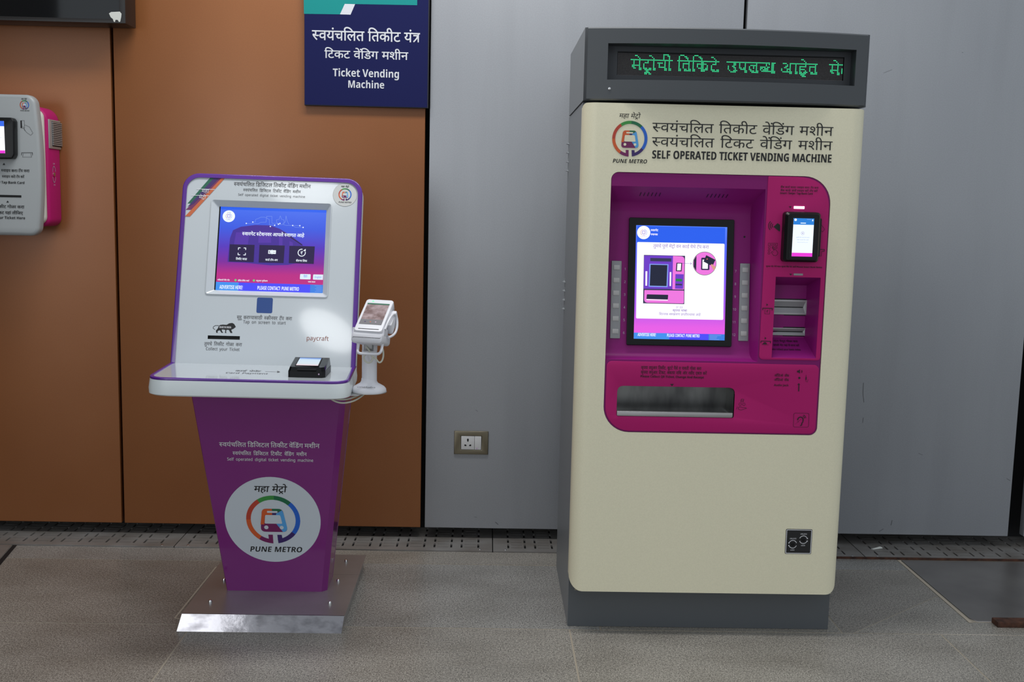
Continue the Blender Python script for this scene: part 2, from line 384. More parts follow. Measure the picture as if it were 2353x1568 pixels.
class Print:
    """flat print or picture layers on one frame: each colour its own slot, layers a hair apart"""
    def __init__(s, F, w): s.F = F; s.w = w; s.v = []; s.f = []; s.mi = []; s.ms = []
    def poly(s, pts, m, lay=0, step=True):
        if m not in s.ms: s.ms.append(m)
        k = len(s.v); s.q = (getattr(s, 'q', 0)+(1 if step else 0)) % 5; s.v += [s.F.P(u, v, s.w+lay*.00035+s.q*.00005) for u, v in pts]; s.f.append(tuple(range(k, k+len(pts)))); s.mi.append(s.ms.index(m))
    def shape(s, loops, m, lay=0):
        if not isinstance(loops[0][0], (tuple, list)): loops = [loops]
        me = curve_mesh(loops)
        s.q = getattr(s, 'q', 0)+1
        for f in me.polygons: s.poly([(me.vertices[i].co.x, me.vertices[i].co.y) for i in f.vertices], m, lay, False)
        bpy.data.meshes.remove(me)
    def stroke(s, pts, wd, m, lay=0, closed=False):
        if closed: pts = list(pts)+[pts[0]]
        for a, b in zip(pts, pts[1:]):
            s.poly(seg(a, b, wd), m, lay)
        for q in (pts[1:-1] if not closed else pts[:-1]): s.poly(ngon(q[0], q[1], wd/2, 8), m, lay)
    def disc(s, u, v, r, m, lay=0, n=28, ry=None): s.poly(ngon(u, v, r, n, ry), m, lay)
    def rect(s, u0, v0, u1, v1, m, lay=0): s.poly(bar(u0, u1, v0, v1), m, lay)
    def text(s, txt, u0, u1, v, h, m, wt=0.0, gap=.26, shear=0.0, lay=1, track=0.0):
        """fit txt between u0 and u1; h is the height of the head line (Devanagari) or of the capitals"""
        deva = any('\u0900' <= c <= '\u097f' for c in txt)
        items = []; x = 0; first = True; heavy = max(0, wt-.010); wt = min(wt, .010)
        for wd in txt.split(' '):
            if not first: x += gap
            first = False
            if any('\u0900' <= c <= '\u097f' for c in wd): P, a = shape_word(wd, wt)
            else:
                P = PolyList(); a = 0
                for ch in wd:
                    V, Fc, ad = glyph(ch, wt); GID[0] += 1
                    for f in Fc: P.append([(V[q][0]+a, V[q][1]) for q in f])
                    a += ad+track
                a -= track
            items.append((P, x)); x += a
        em = h/(.622 if deva else .714); k = (u1-u0)/x
        for P, dx in items:
            for sft in ((0,) if heavy <= 0 else (-heavy, heavy)):
                last = None
                for q, g_ in zip(P, P.g):
                    s.poly([(u0+(a+dx+sft)*k+b*em*shear, v+b*em) for a, b in q], m, lay+(.75 if sft > 0 else 0), g_ != last); last = g_
    def build(s, name, parent, label=None):
        me = bpy.data.meshes.new(name); me.from_pydata(s.v, [], s.f)
        for m in s.ms: me.materials.append(MT[m])
        me.polygons.foreach_set('material_index', s.mi); me.update()
        return link(name, me, s.ms, parent, label)

def logo(pr, cu, cv, R, ry=None, words=True, bw=.012, lay=1, hi='महा मेट्रो', ring=True, dark='print_black', bg='sticker_white'):
    ry = ry or R
    T = lambda pts: [(cu+a*R, cv+b*ry) for a, b in pts]
    def arc(a0, a1, m):
        n = max(4, int(abs(a1-a0)/7)); o = [(cs(rd(a0+(a1-a0)*i/n)), sn(rd(a0+(a1-a0)*i/n))) for i in range(n+1)]
        for i in range(n): pr.poly(T([o[i], o[i+1], (o[i+1][0]*.83, o[i+1][1]*.83), (o[i][0]*.83, o[i][1]*.83)]), m, lay)
    arc(124, 180, 'l_red'); arc(180, 236, 'l_orange'); arc(236, 267, 'l_maroon'); arc(86, 124, 'l_green'); arc(47, 86, 'l_dgreen'); arc(-37, 47, 'l_blue'); arc(-81, -37, 'l_violet')
    pr.poly(T([(-.043, -1), (-.043, -.63), (-.213, -.63), (-.2, -.82)]), 'l_maroon', lay); pr.poly(T([(.148, -.985), (.12, -.63), (.287, -.63), (.306, -.78)]), 'l_violet', lay)
    pr.poly(T([(-.2, -.815), (-.2, -.975), (-.04, -1), (-.04, -.82)]), 'l_maroon', lay)
    body = quadround(T([(-.40, .456), (.36, .456), (.53, -.51), (-.49, -.51)]), [.16*R, .16*R, .2*R, .2*R])
    pr.shape(body, 'l_maroon', lay)
    pr.poly(T([(-.40, .36), (-.36, .42), (-.27, .455), (-.03, .455), (-.03, .2), (-.3, .18), (-.34, -.2), (-.478, -.2)]), 'l_orange', lay+1)
    pr.poly(T([(-.03, .455), (.25, .455), (.34, .40), (.14, .3), (-.03, .3)]), 'l_dgreen', lay+1)
    pr.poly(T([(.34, .40), (.385, .30), (.505, -.33), (.48, -.44), (.40, -.505), (.34, -.505), (.11, -.17), (.11, .25)]), 'l_sky', lay+1)
    pr.poly(T([(-.03, .3), (.14, .3), (.11, .2), (-.03, .2)]), 'l_violet', lay+1)
    pr.shape(quadround(T([(-.29, .2), (.265, .2), (.335, -.16), (-.325, -.16)]), .05*R), bg, lay+2)
    pr.poly(T([(-.21, .37), (.17, .37), (.17, .29), (-.21, .29)]), bg, lay+2)
    pr.poly(T(ngon(-.27, -.32, .08, 14)), bg, lay+2); pr.poly(T(ngon(.30, -.32, .075, 14)), bg, lay+2)
    if words:
        pr.text(hi, cu-.66*R, cu+.53*R, cv+1.15*ry, .23*ry, dark, wt=bw, shear=.16, gap=.3, lay=lay)
        pr.text('PUNE METRO', cu-.95*R, cu+1.02*R, cv-1.36*ry, .22*ry, dark, wt=.010, shear=.18, gap=.3, lay=lay)

# ------------------------------------------------------------------ floor
floor = new_empty('floor', (0, 0, 0), kind='structure')
bm = bmesh.new(); bm_box(bm, FFL, -4, -9, -.06, 7, -.15, -.0008); bm_box(bm, FFL, -4, -.15, -.06, 7, .4, -.008); link('floor_bed', bm, 'grout', floor)
def tile(u0, v0, u1, v1, m, poly=None, h=0.0):
    g = .0027
    if poly: return plate('tile', [poly], FFL, -.02, h, m, floor, autos=False)
    bm = bmesh.new(); bm_box(bm, FFL, u0+g, v0+g, -.02, u1-g, v1-g, h)
    return link('tile', bm, m, floor)
gm = ['granite_a', 'granite_b', 'granite_c']
yb, y1, y2 = -.148, -.297, -.907
xs = [-4.0, -2.9, -1.7, -.5, .72, 1.90, 3.10, 4.3, 5.5, 7]
for a, b in zip(xs, xs[1:]):
    if b < 3.0: tile(a, y1, b, yb, random.choice(gm))
xs2 = [-4.0, -3.0, -1.8, -.6, .62, 1.82, 2.6]
for a, b in zip(xs2, xs2[1:]): tile(a, y2, b, y1, random.choice(gm))
tile(0, 0, 0, 0, 'granite_b', [(2.6022, y1-.002), (3.056, y1-.002), (3.056, -.557), (2.636, y2+.002), (2.6022, y2+.002)])
tile(0, 0, 0, 0, 'granite_a', [(2.6415, y2+.002), (3.056, -.562), (3.056, -.803), (3.9, -.803), (3.9, y2+.002)])
tile(1.9022, y1, 3.059, yb, 'granite_c')
for a, b in ((4.2, 5.4), (5.4, 6.6)): tile(a, y2, b, yb, random.choice(gm))
tile(3.9, y2, 4.2, -.803, 'granite_b')
r = 0
yy = y2
while yy > -9:
    off = [(-.28), .32][r % 2]; x = -4.0+off
    while x < 7:
        tile(x, yy-.65, x+1.2, yy, random.choice(gm)); x += 1.2
    yy -= .65; r += 1

# sealant traces and scuffs on the floor
pr = Print(FFL, .0006)
pr.stroke([(0.4600,-0.3616),(0.4518,-0.8553),(0.4714,-0.8656)], .006, 'scratch')
pr.stroke([(3.0638,-0.1736),(3.0635,-0.8065)], .012, 'scratch')
pr.build('sealant_line', floor, 'pale dried sealant line')
# litter and metal plates on the floor
pl = new_empty('floor_access_plate', (3.6, -.5, 0), 'flat dull grey steel plate set into the floor right of the tall machine', 'plate')
plate('cover_sheet', [[(3.072, -.178), (4.2, -.178), (4.2, -.795), (3.09, -.795), (3.075, -.77)]], FFL, -.006, .002, 'steel_floor', pl, autos=False)
box('rusty_bar', FFL, 3.135, -.845, 0, 3.9, -.80, .018, 'rust', None, .002, 'rusty brown metal bar lying at the front edge of the steel floor plate', loc=(3.5, -.82, 0))['category'] = 'bar'
bpy.data.objects['rusty_bar'].name = 'metal_bar'

# drain grates: slotted covers under the foot of the wall
def grate(name_label, x0, x1, yf=-.146):
    o = new_empty('drain_cover', ((x0+x1)/2, 0, 0), name_label, 'drain cover')
    pitch = .1065; n = max(1, int((x1-x0-.02)/pitch)); off = (x1-x0-n*pitch)/2
    holes = []
    for i in range(n):
        a = x0+off+i*pitch
        for rr in range(4):
            b = yf+.036+rr*.068
            holes.append((a+.011, b, a+.0185, b+.048)); holes.append((a+.077, b, a+.0845, b+.048))
            holes.append((a+.026, b+.004, a+.070, b+.0075)); holes.append((a+.026, b+.040, a+.070, b+.0435))
    X = sorted({round(x0+.002, 5), round(x1-.002, 5), *[round(h[0], 5) for h in holes], *[round(h[2], 5) for h in holes]})
    Y = sorted({round(yf, 5), .148, *[round(h[1], 5) for h in holes], *[round(h[3], 5) for h in holes]})
    hs = set()
    xi = {v: i for i, v in enumerate(X)}; yi = {v: i for i, v in enumerate(Y)}
    for h in holes:
        for i in range(xi[round(h[0], 5)], xi[round(h[2], 5)]):
            for j in range(yi[round(h[1], 5)], yi[round(h[3], 5)]): hs.add((i, j))
    bm = bmesh.new(); V = {}
    def v(i, j, k):
        if (i, j, k) not in V: V[(i, j, k)] = bm.verts.new((X[i], Y[j], .004 if k else -.003))
        return V[(i, j, k)]
    NX, NY = len(X)-1, len(Y)-1
    solid = lambda i, j: 0 <= i < NX and 0 <= j < NY and (i, j) not in hs
    for i in range(NX):
        for j in range(NY):
            if not solid(i, j): continue
            bm.faces.new((v(i, j, 1), v(i+1, j, 1), v(i+1, j+1, 1), v(i, j+1, 1)))
            if not solid(i-1, j): bm.faces.new((v(i, j, 0), v(i, j, 1), v(i, j+1, 1), v(i, j+1, 0)))
            if not solid(i+1, j): bm.faces.new((v(i+1, j, 1), v(i+1, j, 0), v(i+1, j+1, 0), v(i+1, j+1, 1)))
            if not solid(i, j-1): bm.faces.new((v(i, j, 1), v(i, j, 0), v(i+1, j, 0), v(i+1, j, 1)))
            if not solid(i, j+1): bm.faces.new((v(i, j+1, 0), v(i, j+1, 1), v(i+1, j+1, 1), v(i+1, j+1, 0)))
    link('slotted_sheet', bm, 'steel_grate', o)
    for sx in (x0+.05, x1-.05):
        loft('screw', lathe_loops(FFL, sx, yf+.014, [(.005, .0035), (.005, .0055), (.003, .0068)], 12), 'chrome', o, label='small fixing screw')
    return o
box('trench_floor', FFL, -3.9, -.15, -.008, 6.9, .15, -.0055, 'black_flat', floor)
grate('slotted steel drain cover under the orange wall at the far left', -1.0, .2434)
grate('slotted steel drain cover along the wall behind the purple ticket kiosk', .2434, 1.4768)
grate('slotted steel drain cover just left of the tall beige ticket machine', 1.4768, 2.21)
grate('slotted steel drain cover running out from behind the tall beige machine', 2.21, 2.94, -.16)
grate('slotted steel drain cover beside the steel floor plate on the right', 2.94, 4.2, -.16)
plate('side_drain_cover', [[(-.375, -.152), (-.338, -.38), (-.25, -.9), (-1.3, -.9), (-1.3, -.152)]], FFL, -.004, .003, 'steel_grate', None, loc=(-.8, -.5, 0), autos=False)
o = bpy.data.objects['side_drain_cover']; tag(o, 'plain brownish drain plate coming forward at the left picture edge', 'drain cover')
plate('drain_gap', [[(-.372, -.152), (-.356, -.152), (-.318, -.38), (-.228, -.9), (-.248, -.9), (-.336, -.38)]], FFL, -.004, .0015, 'black_flat', floor, autos=False)
bm = bmesh.new()
bm_box(bm, FFL, 2.4, -.168, .0, 4.2, -.161, .008); o = link('rusty_edge_strip', bm, 'rust', None, loc=(3.2, -.165, 0)); tag(o, 'thin rusty edge strip along the front of the right drain covers', 'strip')
bm = bmesh.new()
bm_loft(bm, [[(2.995, -.052, .0045), (3.006, -.058, .0045), (3.004, -.056, .007)], [(3.040, -.035, .010), (3.050, -.040, .0045), (3.047, -.038, .008)]])
o = link('litter', bm, 'paint_white', None, loc=(3.03, -.04, .005)); tag(o, 'small pale scrap lying on the drain cover right of the tall machine', 'litter')

# ------------------------------------------------------------------ wall
wall = new_empty('wall_back', (0, 0, 0), kind='structure')
box('backing_wall', FW, -4, -.05, -.30, 7, 3.4, -.151, 'dark_void', wall)
def panel(x0, x1, m, lab, zt=3.2):
    bm = bmesh.new(); bm_box(bm, FW, x0, .05, -.035, x1, zt, 0, .0015)
    return link('wall_panel', bm, m, wall, lab, autos=True)
for a, b, m, lab in ((-3.6, -2.406, 'orange_panel', None), (-2.394, -1.206, 'orange_panel', None), (-1.194, -.006, 'orange_panel', 'orange metal wall panel behind the television'), (.006, 1.185, 'orange_panel', 'orange metal wall panel behind the purple kiosk'),
                     (1.203, 2.393, 'grey_panel', 'silver grey metal wall panel with the socket'), (2.407, 3.575, 'grey_panel', 'silver grey metal wall panel right of the tall machine'), (3.64, 4.8, 'grey_panel', None)):
    panel(a, b, m, lab)
# scuffs on the grey panels
pr = Print(FW, .0006)
for pts, wd in (([(2.9431,1.8798),(2.9628,1.8885),(2.9759,1.8937)], .0015), ([(2.9427,0.6720),(2.9437,0.6280),(2.9495,0.5928)], .004), ([(2.9517,0.5309),(2.9495,0.5096)], .003), ([(3.5513,0.2909),(3.5663,0.2821)], .003), ([(3.1834,0.3889),(3.2016,0.3820)], .0015), ([(3.0962,0.1095),(3.0923,0.0876)], .004), ([(3.0459,0.0614),(3.0630,0.0726)], .003), ([(1.4862,0.0767),(1.4987,0.0661)], .004), ([(1.4018,0.0970),(1.4124,0.0936)], .002), ([(1.3991,0.5345),(1.4079,0.5277)], .002), ([(3.2412,1.9657),(3.2464,1.9642)], .002)):
    pr.stroke(pts, wd*.45, 'print_grey')
pr.build('scuff_mark', wall, 'dark scuff marks')

o = link('added_shade_wall', bm_box(bmesh.new(), FFL, -1.62, -3.6, 0, -1.5, .0, 3.4), 'shade_wall_brown', None, loc=(-1.55, -1.8, 0)); o['kind'] = 'structure'  # unseen wall, added out of view to darken the left side
# ------------------------------------------------------------------ sign
sg = new_empty('sign_board', (.96, 0, 1.9), 'navy and teal hanging wall sign reading Ticket Vending Machine in three languages', 'sign')
s0 = (0.7287,1.7023); s1 = (1.1978,1.7088)
bm = bmesh.new(); bm_box(bm, FSG, s0[0], s0[1], -.024, s1[0], 2.62, -.001, .001); link('board', bm, 'sign_edge', sg)
pr = Print(FSG, 0)
pr.rect(s0[0]+.001, s0[1]+.003, s1[0]-.004, 2.618, 'sign_navy')
pr.poly([(0.7277,2.0392),(0.8624,2.0408),(0.8804,2.0794),(1.1517,2.0817),(1.1519,2.1956),(0.7256,2.1842)], 'sign_teal', 1)
pr.poly([(0.8624,2.0408),(0.9021,2.0406),(0.9190,2.0794),(0.8804,2.0794)], 'sign_white', 1)
TX = [(0.7256,2.1842)[0], (1.1510,2.1955)[0]]
pr.rect(TX[0], 2.12, TX[1], 2.618, 'sign_teal', 1)
pr.build('face', sg)
pr = Print(FSG, .0006)
pr.text('स्वयंचलित तिकीट यंत्र', 0.7582,1.1637,1.9455,0.0343, 'sign_white', wt=.012, gap=.28)
pr.text('टिकट वेंडिग मशीन', 0.8048,1.1192,1.8800,0.0272, 'sign_white', wt=.010, gap=.30)
pr.text('Ticket Vending', 0.8357,1.0883,1.8128,0.0283, 'sign_white', wt=.012, gap=.25)
pr.text('Machine', 0.8916,1.0315,1.7716,0.0271, 'sign_white', wt=.012)
pr.build('lettering', sg)

# ------------------------------------------------------------------ television top left
tv = new_empty('television', (-.4, 0, 2.3), 'large black television on the wall at the top left corner', 'television')
tx, tz = .0974, 1.9705
box('casing', FW, -1.3, tz, .015, tx, 2.75, .125, 'tv_bezel', tv, .004)
plate('bezel', [[(-1.3, tz), (tx, tz), (tx, 2.75), (-1.3, 2.75)], [(-1.283, tz+.014), (tx-.022, tz+.014), (tx-.022, 2.73), (-1.283, 2.73)]], FW, .125, .132, 'tv_bezel', tv, .001)
box('glass', FW, -1.283, tz+.014, .120, tx-.022, 2.73, .128, 'tv_glass', tv)
pr = Print(FTV, .003)
pr.shape([(0.0383,2.0044),(0.0463,2.0093),(0.0778,2.0116),(0.0839,2.0041),(0.0821,1.9917),(0.0786,1.9762),(0.0738,1.9745),(0.0693,1.9821),(0.0614,1.9819),(0.0596,1.9741),(0.0549,1.9756),(0.0520,1.9847),(0.0443,1.9907)], 'paint_white')
pr.build('paint_splash', tv, 'white paint splash at the lower right corner')
box('wall_bracket', FW, -.9, 2.1, .001, -.3, 2.5, .016, 'black', tv)

# ------------------------------------------------------------------ left wall machine
cdm = new_empty('wall_card_machine', (-.5, 0, 1.45), 'white and magenta wall-mounted ticket machine cut off by the left picture edge', 'ticket machine')
plate('rear_housing', [rrect(-.86, 1.225, -.204, 1.668, [.03, .03, .05, .05])], FW, 0, .118, 'magenta', cdm, .012, 'magenta rear housing')
plate('middle_cover', [rrect(-.85, 1.232, -.2095, 1.655, .03)], FW, .118, .150, 'plastic_warm', cdm, .012, 'cream middle cover')
def bulge(u0, v0, u1, v1, r, k=.016):
    P = rrect(u0, v0, u1, v1, r, 8); out = []
    P2 = []
    for a, b in zip(P, P[1:]+P[:1]):
        n = max(1, int((Vector(a)-Vector(b)).length/.04))
        for i in range(n): P2.append((a[0]+(b[0]-a[0])*i/n, a[1]+(b[1]-a[1])*i/n))
    for (a, b) in P2:
        t = (b-(v0+v1)/2)/((v1-v0)/2); e = k*(1-t*t)
        out.append((a+e*(1 if a > (u0+u1)/2 else -1), b))
    return out
plate('front_cover', [bulge(-.86, 1.192, -.216, 1.701, .03)], FW, .150, .200, 'plastic_white_shaded', cdm, .012, 'white front cover')
pr = Print(FCD, .0006)
logo(pr, (-0.2491,1.6641)[0], (-0.2491,1.6641)[1], .0165, bw=.02)
for i, (t, a) in enumerate((('टॅप करा', (-0.2785,-0.2393,1.4239,0.0086)), ('स्वाइप करा/', (-0.3413,-0.2801,1.4233,0.0086)), ('टॅप करें', (-0.2871,-0.2589,1.4026,0.0078)), ('स्वाइप करें/', (-0.3389,-0.2887,1.4022,0.0078)))):
    pr.text(t, *a, 'print_black', wt=.012)
pr.text('Swipe / Tap Bank Card', -0.3852,-0.2580,1.3807,0.0086, 'print_black', wt=.012)
pr.text('तुमचे तिकीट गोळा करा', -0.4043,-0.2626,1.2921,0.0095, 'print_black', wt=.012)
pr.text('अपना टिकट यहां लीजिए', -0.4052,-0.2681,1.2700,0.0095, 'print_black', wt=.012)
pr.text('Collect Your Ticket Here', -0.4185,-0.2601,1.2523,0.0095, 'print_black', wt=.014)
for cx_, cy_ in ((9.5, 377), (18, 463)):
    pass
pr.poly([(-0.3357,1.4469),(-0.3255,1.4471),(-0.3302,1.4548)], 'print_black', 1); pr.poly([(-0.3268,1.3120),(-0.3171,1.3122),(-0.3218,1.3192)], 'print_black', 1)
# hand holding a card, and a card slot symbol
pr.stroke([(-0.2611,1.6082),(-0.2518,1.6084),(-0.2511,1.5821),(-0.2605,1.5803)], .0008, 'print_black', 1, True); pr.rect((-0.2658,1.6081)[0], (-0.2667,1.5817)[1], (-0.2611,1.6082)[0], (-0.2611,1.6082)[1], 'print_black', 1)
pr.stroke([(-0.2507,1.5929),(-0.2430,1.5900),(-0.2338,1.5856),(-0.2220,1.5641),(-0.2301,1.5562),(-0.2439,1.5652),(-0.2499,1.5728),(-0.2572,1.5881)], .0008, 'print_black', 1)
pr.stroke([(-0.2544,1.5789),(-0.2499,1.5712)], .0008, 'print_black', 1)
pr.stroke([(-0.2655,1.4837),(-0.2651,1.4930),(-0.2260,1.4940),(-0.2263,1.4846)], .0016, 'print_black', 1); pr.stroke([(-0.2590,1.4901),(-0.2625,1.4775),(-0.2296,1.4783),(-0.2323,1.4907)], .0009, 'print_black', 1)
pr.build('lettering', cdm)
box('ticket_slot', FCD, (-0.4120,1.3377)[0], (-0.2723,1.3313)[1], .0, (-0.2720,1.3408)[0], (-0.2720,1.3392)[1], .0012, 'black', cdm, label='black ticket slot')
# card reader with a lit screen
rp = [(-0.4323,1.6149),(-0.2827,1.6154),(-0.2754,1.6032),(-0.2780,1.4834),(-0.2863,1.4691),(-0.4383,1.4656)]
plate('card_reader', [quadround(rp, [.001, .006, .004, .004, .006, .001])], FCD, 0, .035, 'black', cdm, .004, 'black card reader with a lit screen')
pr = Print(FCD, .0355)
pr.poly([(-0.4328,1.6010),(-0.3097,1.6024),(-0.3091,1.4881),(-0.4374,1.4859)], 'e_card'); pr.poly([(-0.4328,1.6010),(-0.3097,1.6024),(-0.3094,1.5838),(-0.4336,1.5824)], 'e_blue', 1); pr.poly([(-0.4370,1.4960),(-0.3092,1.4983),(-0.3091,1.4881),(-0.4374,1.4859)], 'e_mag', 1)
for q in ((318, 14), (323, 12), (327, 13)): pr.stroke([(-0.3478,1.5425),(-0.3196,1.5432)], .0006, 'e_line', 1)
pr.build('screen', cdm)
# grille and lock on the side
FSD = Frame((-.2036, 0, 0), (0, 1, 0), (0, 0, 1))
g = new_empty('vent_grille', (-.21, -.06, 1.57)); g.parent = cdm; g.location = Vector((-.21, -.06, 1.57))-Vector(cdm.location); g['label'] = 'light grey louvred vent'
def side_box(name, y0, z0, y1, z1, t0, t1, m, par, bev=0, lab=None): return box(name, FSD, y0, z0, t0, y1, z1, t1, m, par, bev, lab)
side_box('frame', -.108, 1.515, -.003, 1.622, -.004, .004, 'slot_grey', g, .002)
for k in range(13):
    z = 1.528+k*.0068
    side_box('louvre', -.085, z, -.002, z+.0040, .003, .009, 'slot_grey', g)
side_box('vent_back', -.086, 1.524, -.001, 1.616, .0035, .0046, 'black_flat', g)
pr = Print(FSD, .0008)
for (c0, c1) in ((200, 340), (20, 160)):
    P = ngon(-.070, 1.420, .014, 12, .030, c0, c1); pr.stroke(P, .003, 'print_lilac')
pr.text('OFF', -.080, -.060, 1.456, .006, 'print_lilac'); pr.text('ON', -.078, -.062, 1.378, .006, 'print_lilac')
pr.build('lock_marking', cdm)
loft('key_lock', lathe_loops(FSD, -.070, 1.420, [(.008, -.002), (.008, .003), (.005, .004)], 16), 'chrome', cdm)

# ------------------------------------------------------------------ wall socket
so = new_empty('wall_socket', (1.38, 0, .40), 'steel wall socket plate with three-pin outlet and switch on the grey panel', 'wall socket')
a = (1.3159,0.4486); b = (1.4476,0.3535)
u0, u1, v0, v1 = a[0]+.0, b[0]+.004, b[1]+.001, a[1]
plate('cover_plate', [[(u0, v0), (u1, v0), (u1, v1), (u0, v1)], [(u0+.027, v0+.019), (u1-.027, v0+.019), (u1-.027, v1-.019), (u0+.027, v1-.019)]], FW, 0, .008, 'socket_plate', so, .0025, 'dull steel cover plate')
um = u0+.027+(u1-u0-.054)*.665
box('outlet', FW, u0+.028, v0+.020, .0, um-.0005, v1-.020, .0085, 'socket_white', so, .0012, 'white three-pin outlet')
box('switch', FW, um+.0005, v0+.020, .0, u1-.028, v1-.020, .011, 'socket_white', so, .002, 'white rocker switch')
pr = Print(FW, .009)
cu, cv = (u0+.028+um)/2, (v0+v1)/2
pr.disc(cu, cv+.0135, .0038, 'black', 0); pr.disc(cu, cv+.0085, .003, 'black', 0); pr.rect(cu-.0024, cv+.008, cu+.0024, cv+.014, 'black')
for sx in (-1, 1):
    pr.disc(cu+sx*.0105, cv-.0095, .0033, 'black'); pr.disc(cu+sx*.0078, cv-.0103, .0026, 'black')
pr.build('pin_hole', so)
pr = Print(FW, .0115); pr.rect(um+.006, v0+.024, um+.013, v0+.028, 'print_lilac'); pr.build('indicator', so, 'pale red indicator')

# ------------------------------------------------------------------ purple digital ticket kiosk
ko = new_empty('ticket_kiosk', (.755, -.65, 0), 'white and purple digital ticket kiosk on a tapered stand with steel foot plate', 'ticket kiosk')
# foot plate: folded sheet in two pieces
def foot(name, yf, yb_, lab=None):
    bm = bmesh.new()
    bm_box(bm, FFL, .5005, yf, .049, 1.0085, yb_, .052)
    bm_box(bm, FFL, .510, yf+.004, .0, 1.0, yb_-.004, .0495)
    o = link(name, bm, ['steel_brushed'], ko, lab); return o
foot('foot_plate', -.948, -.5732, 'front steel foot plate'); foot('foot_plate', -.5718, -.3586, 'rear steel foot plate')
bm = bmesh.new()
bm_loft(bm, [[(.5012, -.9490, .052), (1.0072, -.9490, .052), (1.0004, -.9630, 0), (.4880, -.9630, 0)], [(.5012, -.946, .052), (1.0072, -.946, .052), (1.0004, -.9590, 0), (.4880, -.9590, 0)]])
link('foot_lip', bm, 'steel_lip', ko, 'shiny folded front lip')
for bx, by in ((.5639, -.85), (.9474, -.8473), (.9454, -.439), (.9454, -.6417), (.5593, -.6488), (.5593, -.439)):
    loft('bolt', lathe_loops(FFL, bx, by, [(.0062, .052), (.0062, .056), (.0045, .0605), (.0018, .062)], 14), 'chrome', ko)
# tapered stand
def ped_ring(z, xl, xr, yf, yb_, c=.017):
    return [(xl-.0, yf+.004, z), (xl+.003, yf, z), (xr-c, yf, z), (xr, yf+c, z), (xr, yb_, z), (xl, yb_, z)]
zt = .775; t12 = math.tan(rd(12))
yft = -.741-(zt-.052)*t12
ws = FPK
pb_l, pb_r = .5905, .921; pt_l, pt_r = .519, 1.005
loft('stand', [ped_ring(.052, pb_l, pb_r, -.741, -.617), ped_ring(zt, pt_l, pt_r, yft, -.735)], 'kiosk_purple', ko, label='glossy purple tapered stand', autos=False)
# rear cover sheet with a dark gap
loft('rear_cover', [[(pb_l+.004, -.615, .054), (pb_r-.001, -.615, .054), (pb_r+.001, -.606, .054), (pb_l+.004, -.606, .054)], [(pt_l+.004, -.733, zt), (pt_r-.001, -.733, zt), (pt_r+.001, -.724, zt), (pt_l+.004, -.724, zt)]], 'kiosk_purple', ko, label='dark purple rear cover', autos=False)
pr = Print(FPK, .0008)
pr.text('स्वयंचलित डिजिटल तिकीट वेंडिंग मशीन', -0.1574,0.1578,0.5257,0.0140, 'print_white', wt=.010, gap=.22)
pr.text('स्वयंचलित डिजिटल टिकीट वेंडिंग मशीन', -0.1170,0.1165,0.4974,0.0112, 'print_white', wt=.010, gap=.5)
pr.text('Self operated digital ticket vending machine', -0.1360,0.1370,0.4773,0.0101, 'print_white', wt=.008, gap=.5)
pr.build('lettering', ko, 'white lettering on the stand')
pr = Print(FPK, .0006)
c_ = (-0.0018,0.2666); 
pr.disc(c_[0], c_[1], .1548, 'sticker_white', 0, 72)
l_ = (-0.0001,0.2677)
logo(pr, l_[0], l_[1], .0872, bw=.014, lay=1)
pr.build('round_emblem', ko, 'white disc with the coloured train emblem')
# shelf
sh = new_empty('shelf', (.74, -1.0, .829)); sh.parent = ko; sh.location = Vector((.74, -1.0, .829))-Vector(ko.location)
UL, UR, VF = -.2835, .2875, -.297
out = [(UL, .03), (UL+.004, VF), (UR+.004, VF), (UR, .03)]
o_out = quadround(out, [0, .062, .062, 0], 8)
o_in = quadround([(UL+.011, .012), (UL+.015, VF+.011), (UR-.007, VF+.011), (UR-.011, .012)], [0, .052, .052, 0], 8)
flare = lambda P, k: [(a*(1+k*2), b*(1+k) if b < 0 else b) for a, b in P]
loft('shelf_tray', [[FSH.P(a, b, -.004) for a, b in o_out], [FSH.P(a, b, -.030) for a, b in flare(o_out, .006)], [FSH.P(a, b, -.046) for a, b in flare(o_out, .004)], [FSH.P(a, b, -.050) for a, b in flare(o_out, -.012)]], 'kiosk_shell', sh, label='white shelf body')
plate('shelf_edge', [o_out, o_in], FSH, -.005, .0035, 'kiosk_trim', sh, .0028, 'purple edge band of the shelf')
plate('shelf_top', [o_in], FSH, -.004, .0008, 'kiosk_white', sh, 0, 'glossy white shelf top', autos=False)
pr = Print(FSH, .0011)
pr.text('कार्ड पेमेंट', -0.0608,0.0148,-0.1369,0.0230, 'print_grey', gap=.4)
pr.text('Card Payment', -0.0809,0.0432,-0.1775,0.0208, 'print_grey', gap=.4, wt=.006)
pr.build('shelf_lettering', sh); pr = Print(FSH, .0011)
pr.stroke([(0.0285,-0.1270),(0.0678,-0.1276)], .003, 'print_grey'); pr.poly([(0.0611,-0.1092),(0.0731,-0.1285),(0.0663,-0.1430)], 'print_grey', 1)
pr.build('shelf_arrow', sh)
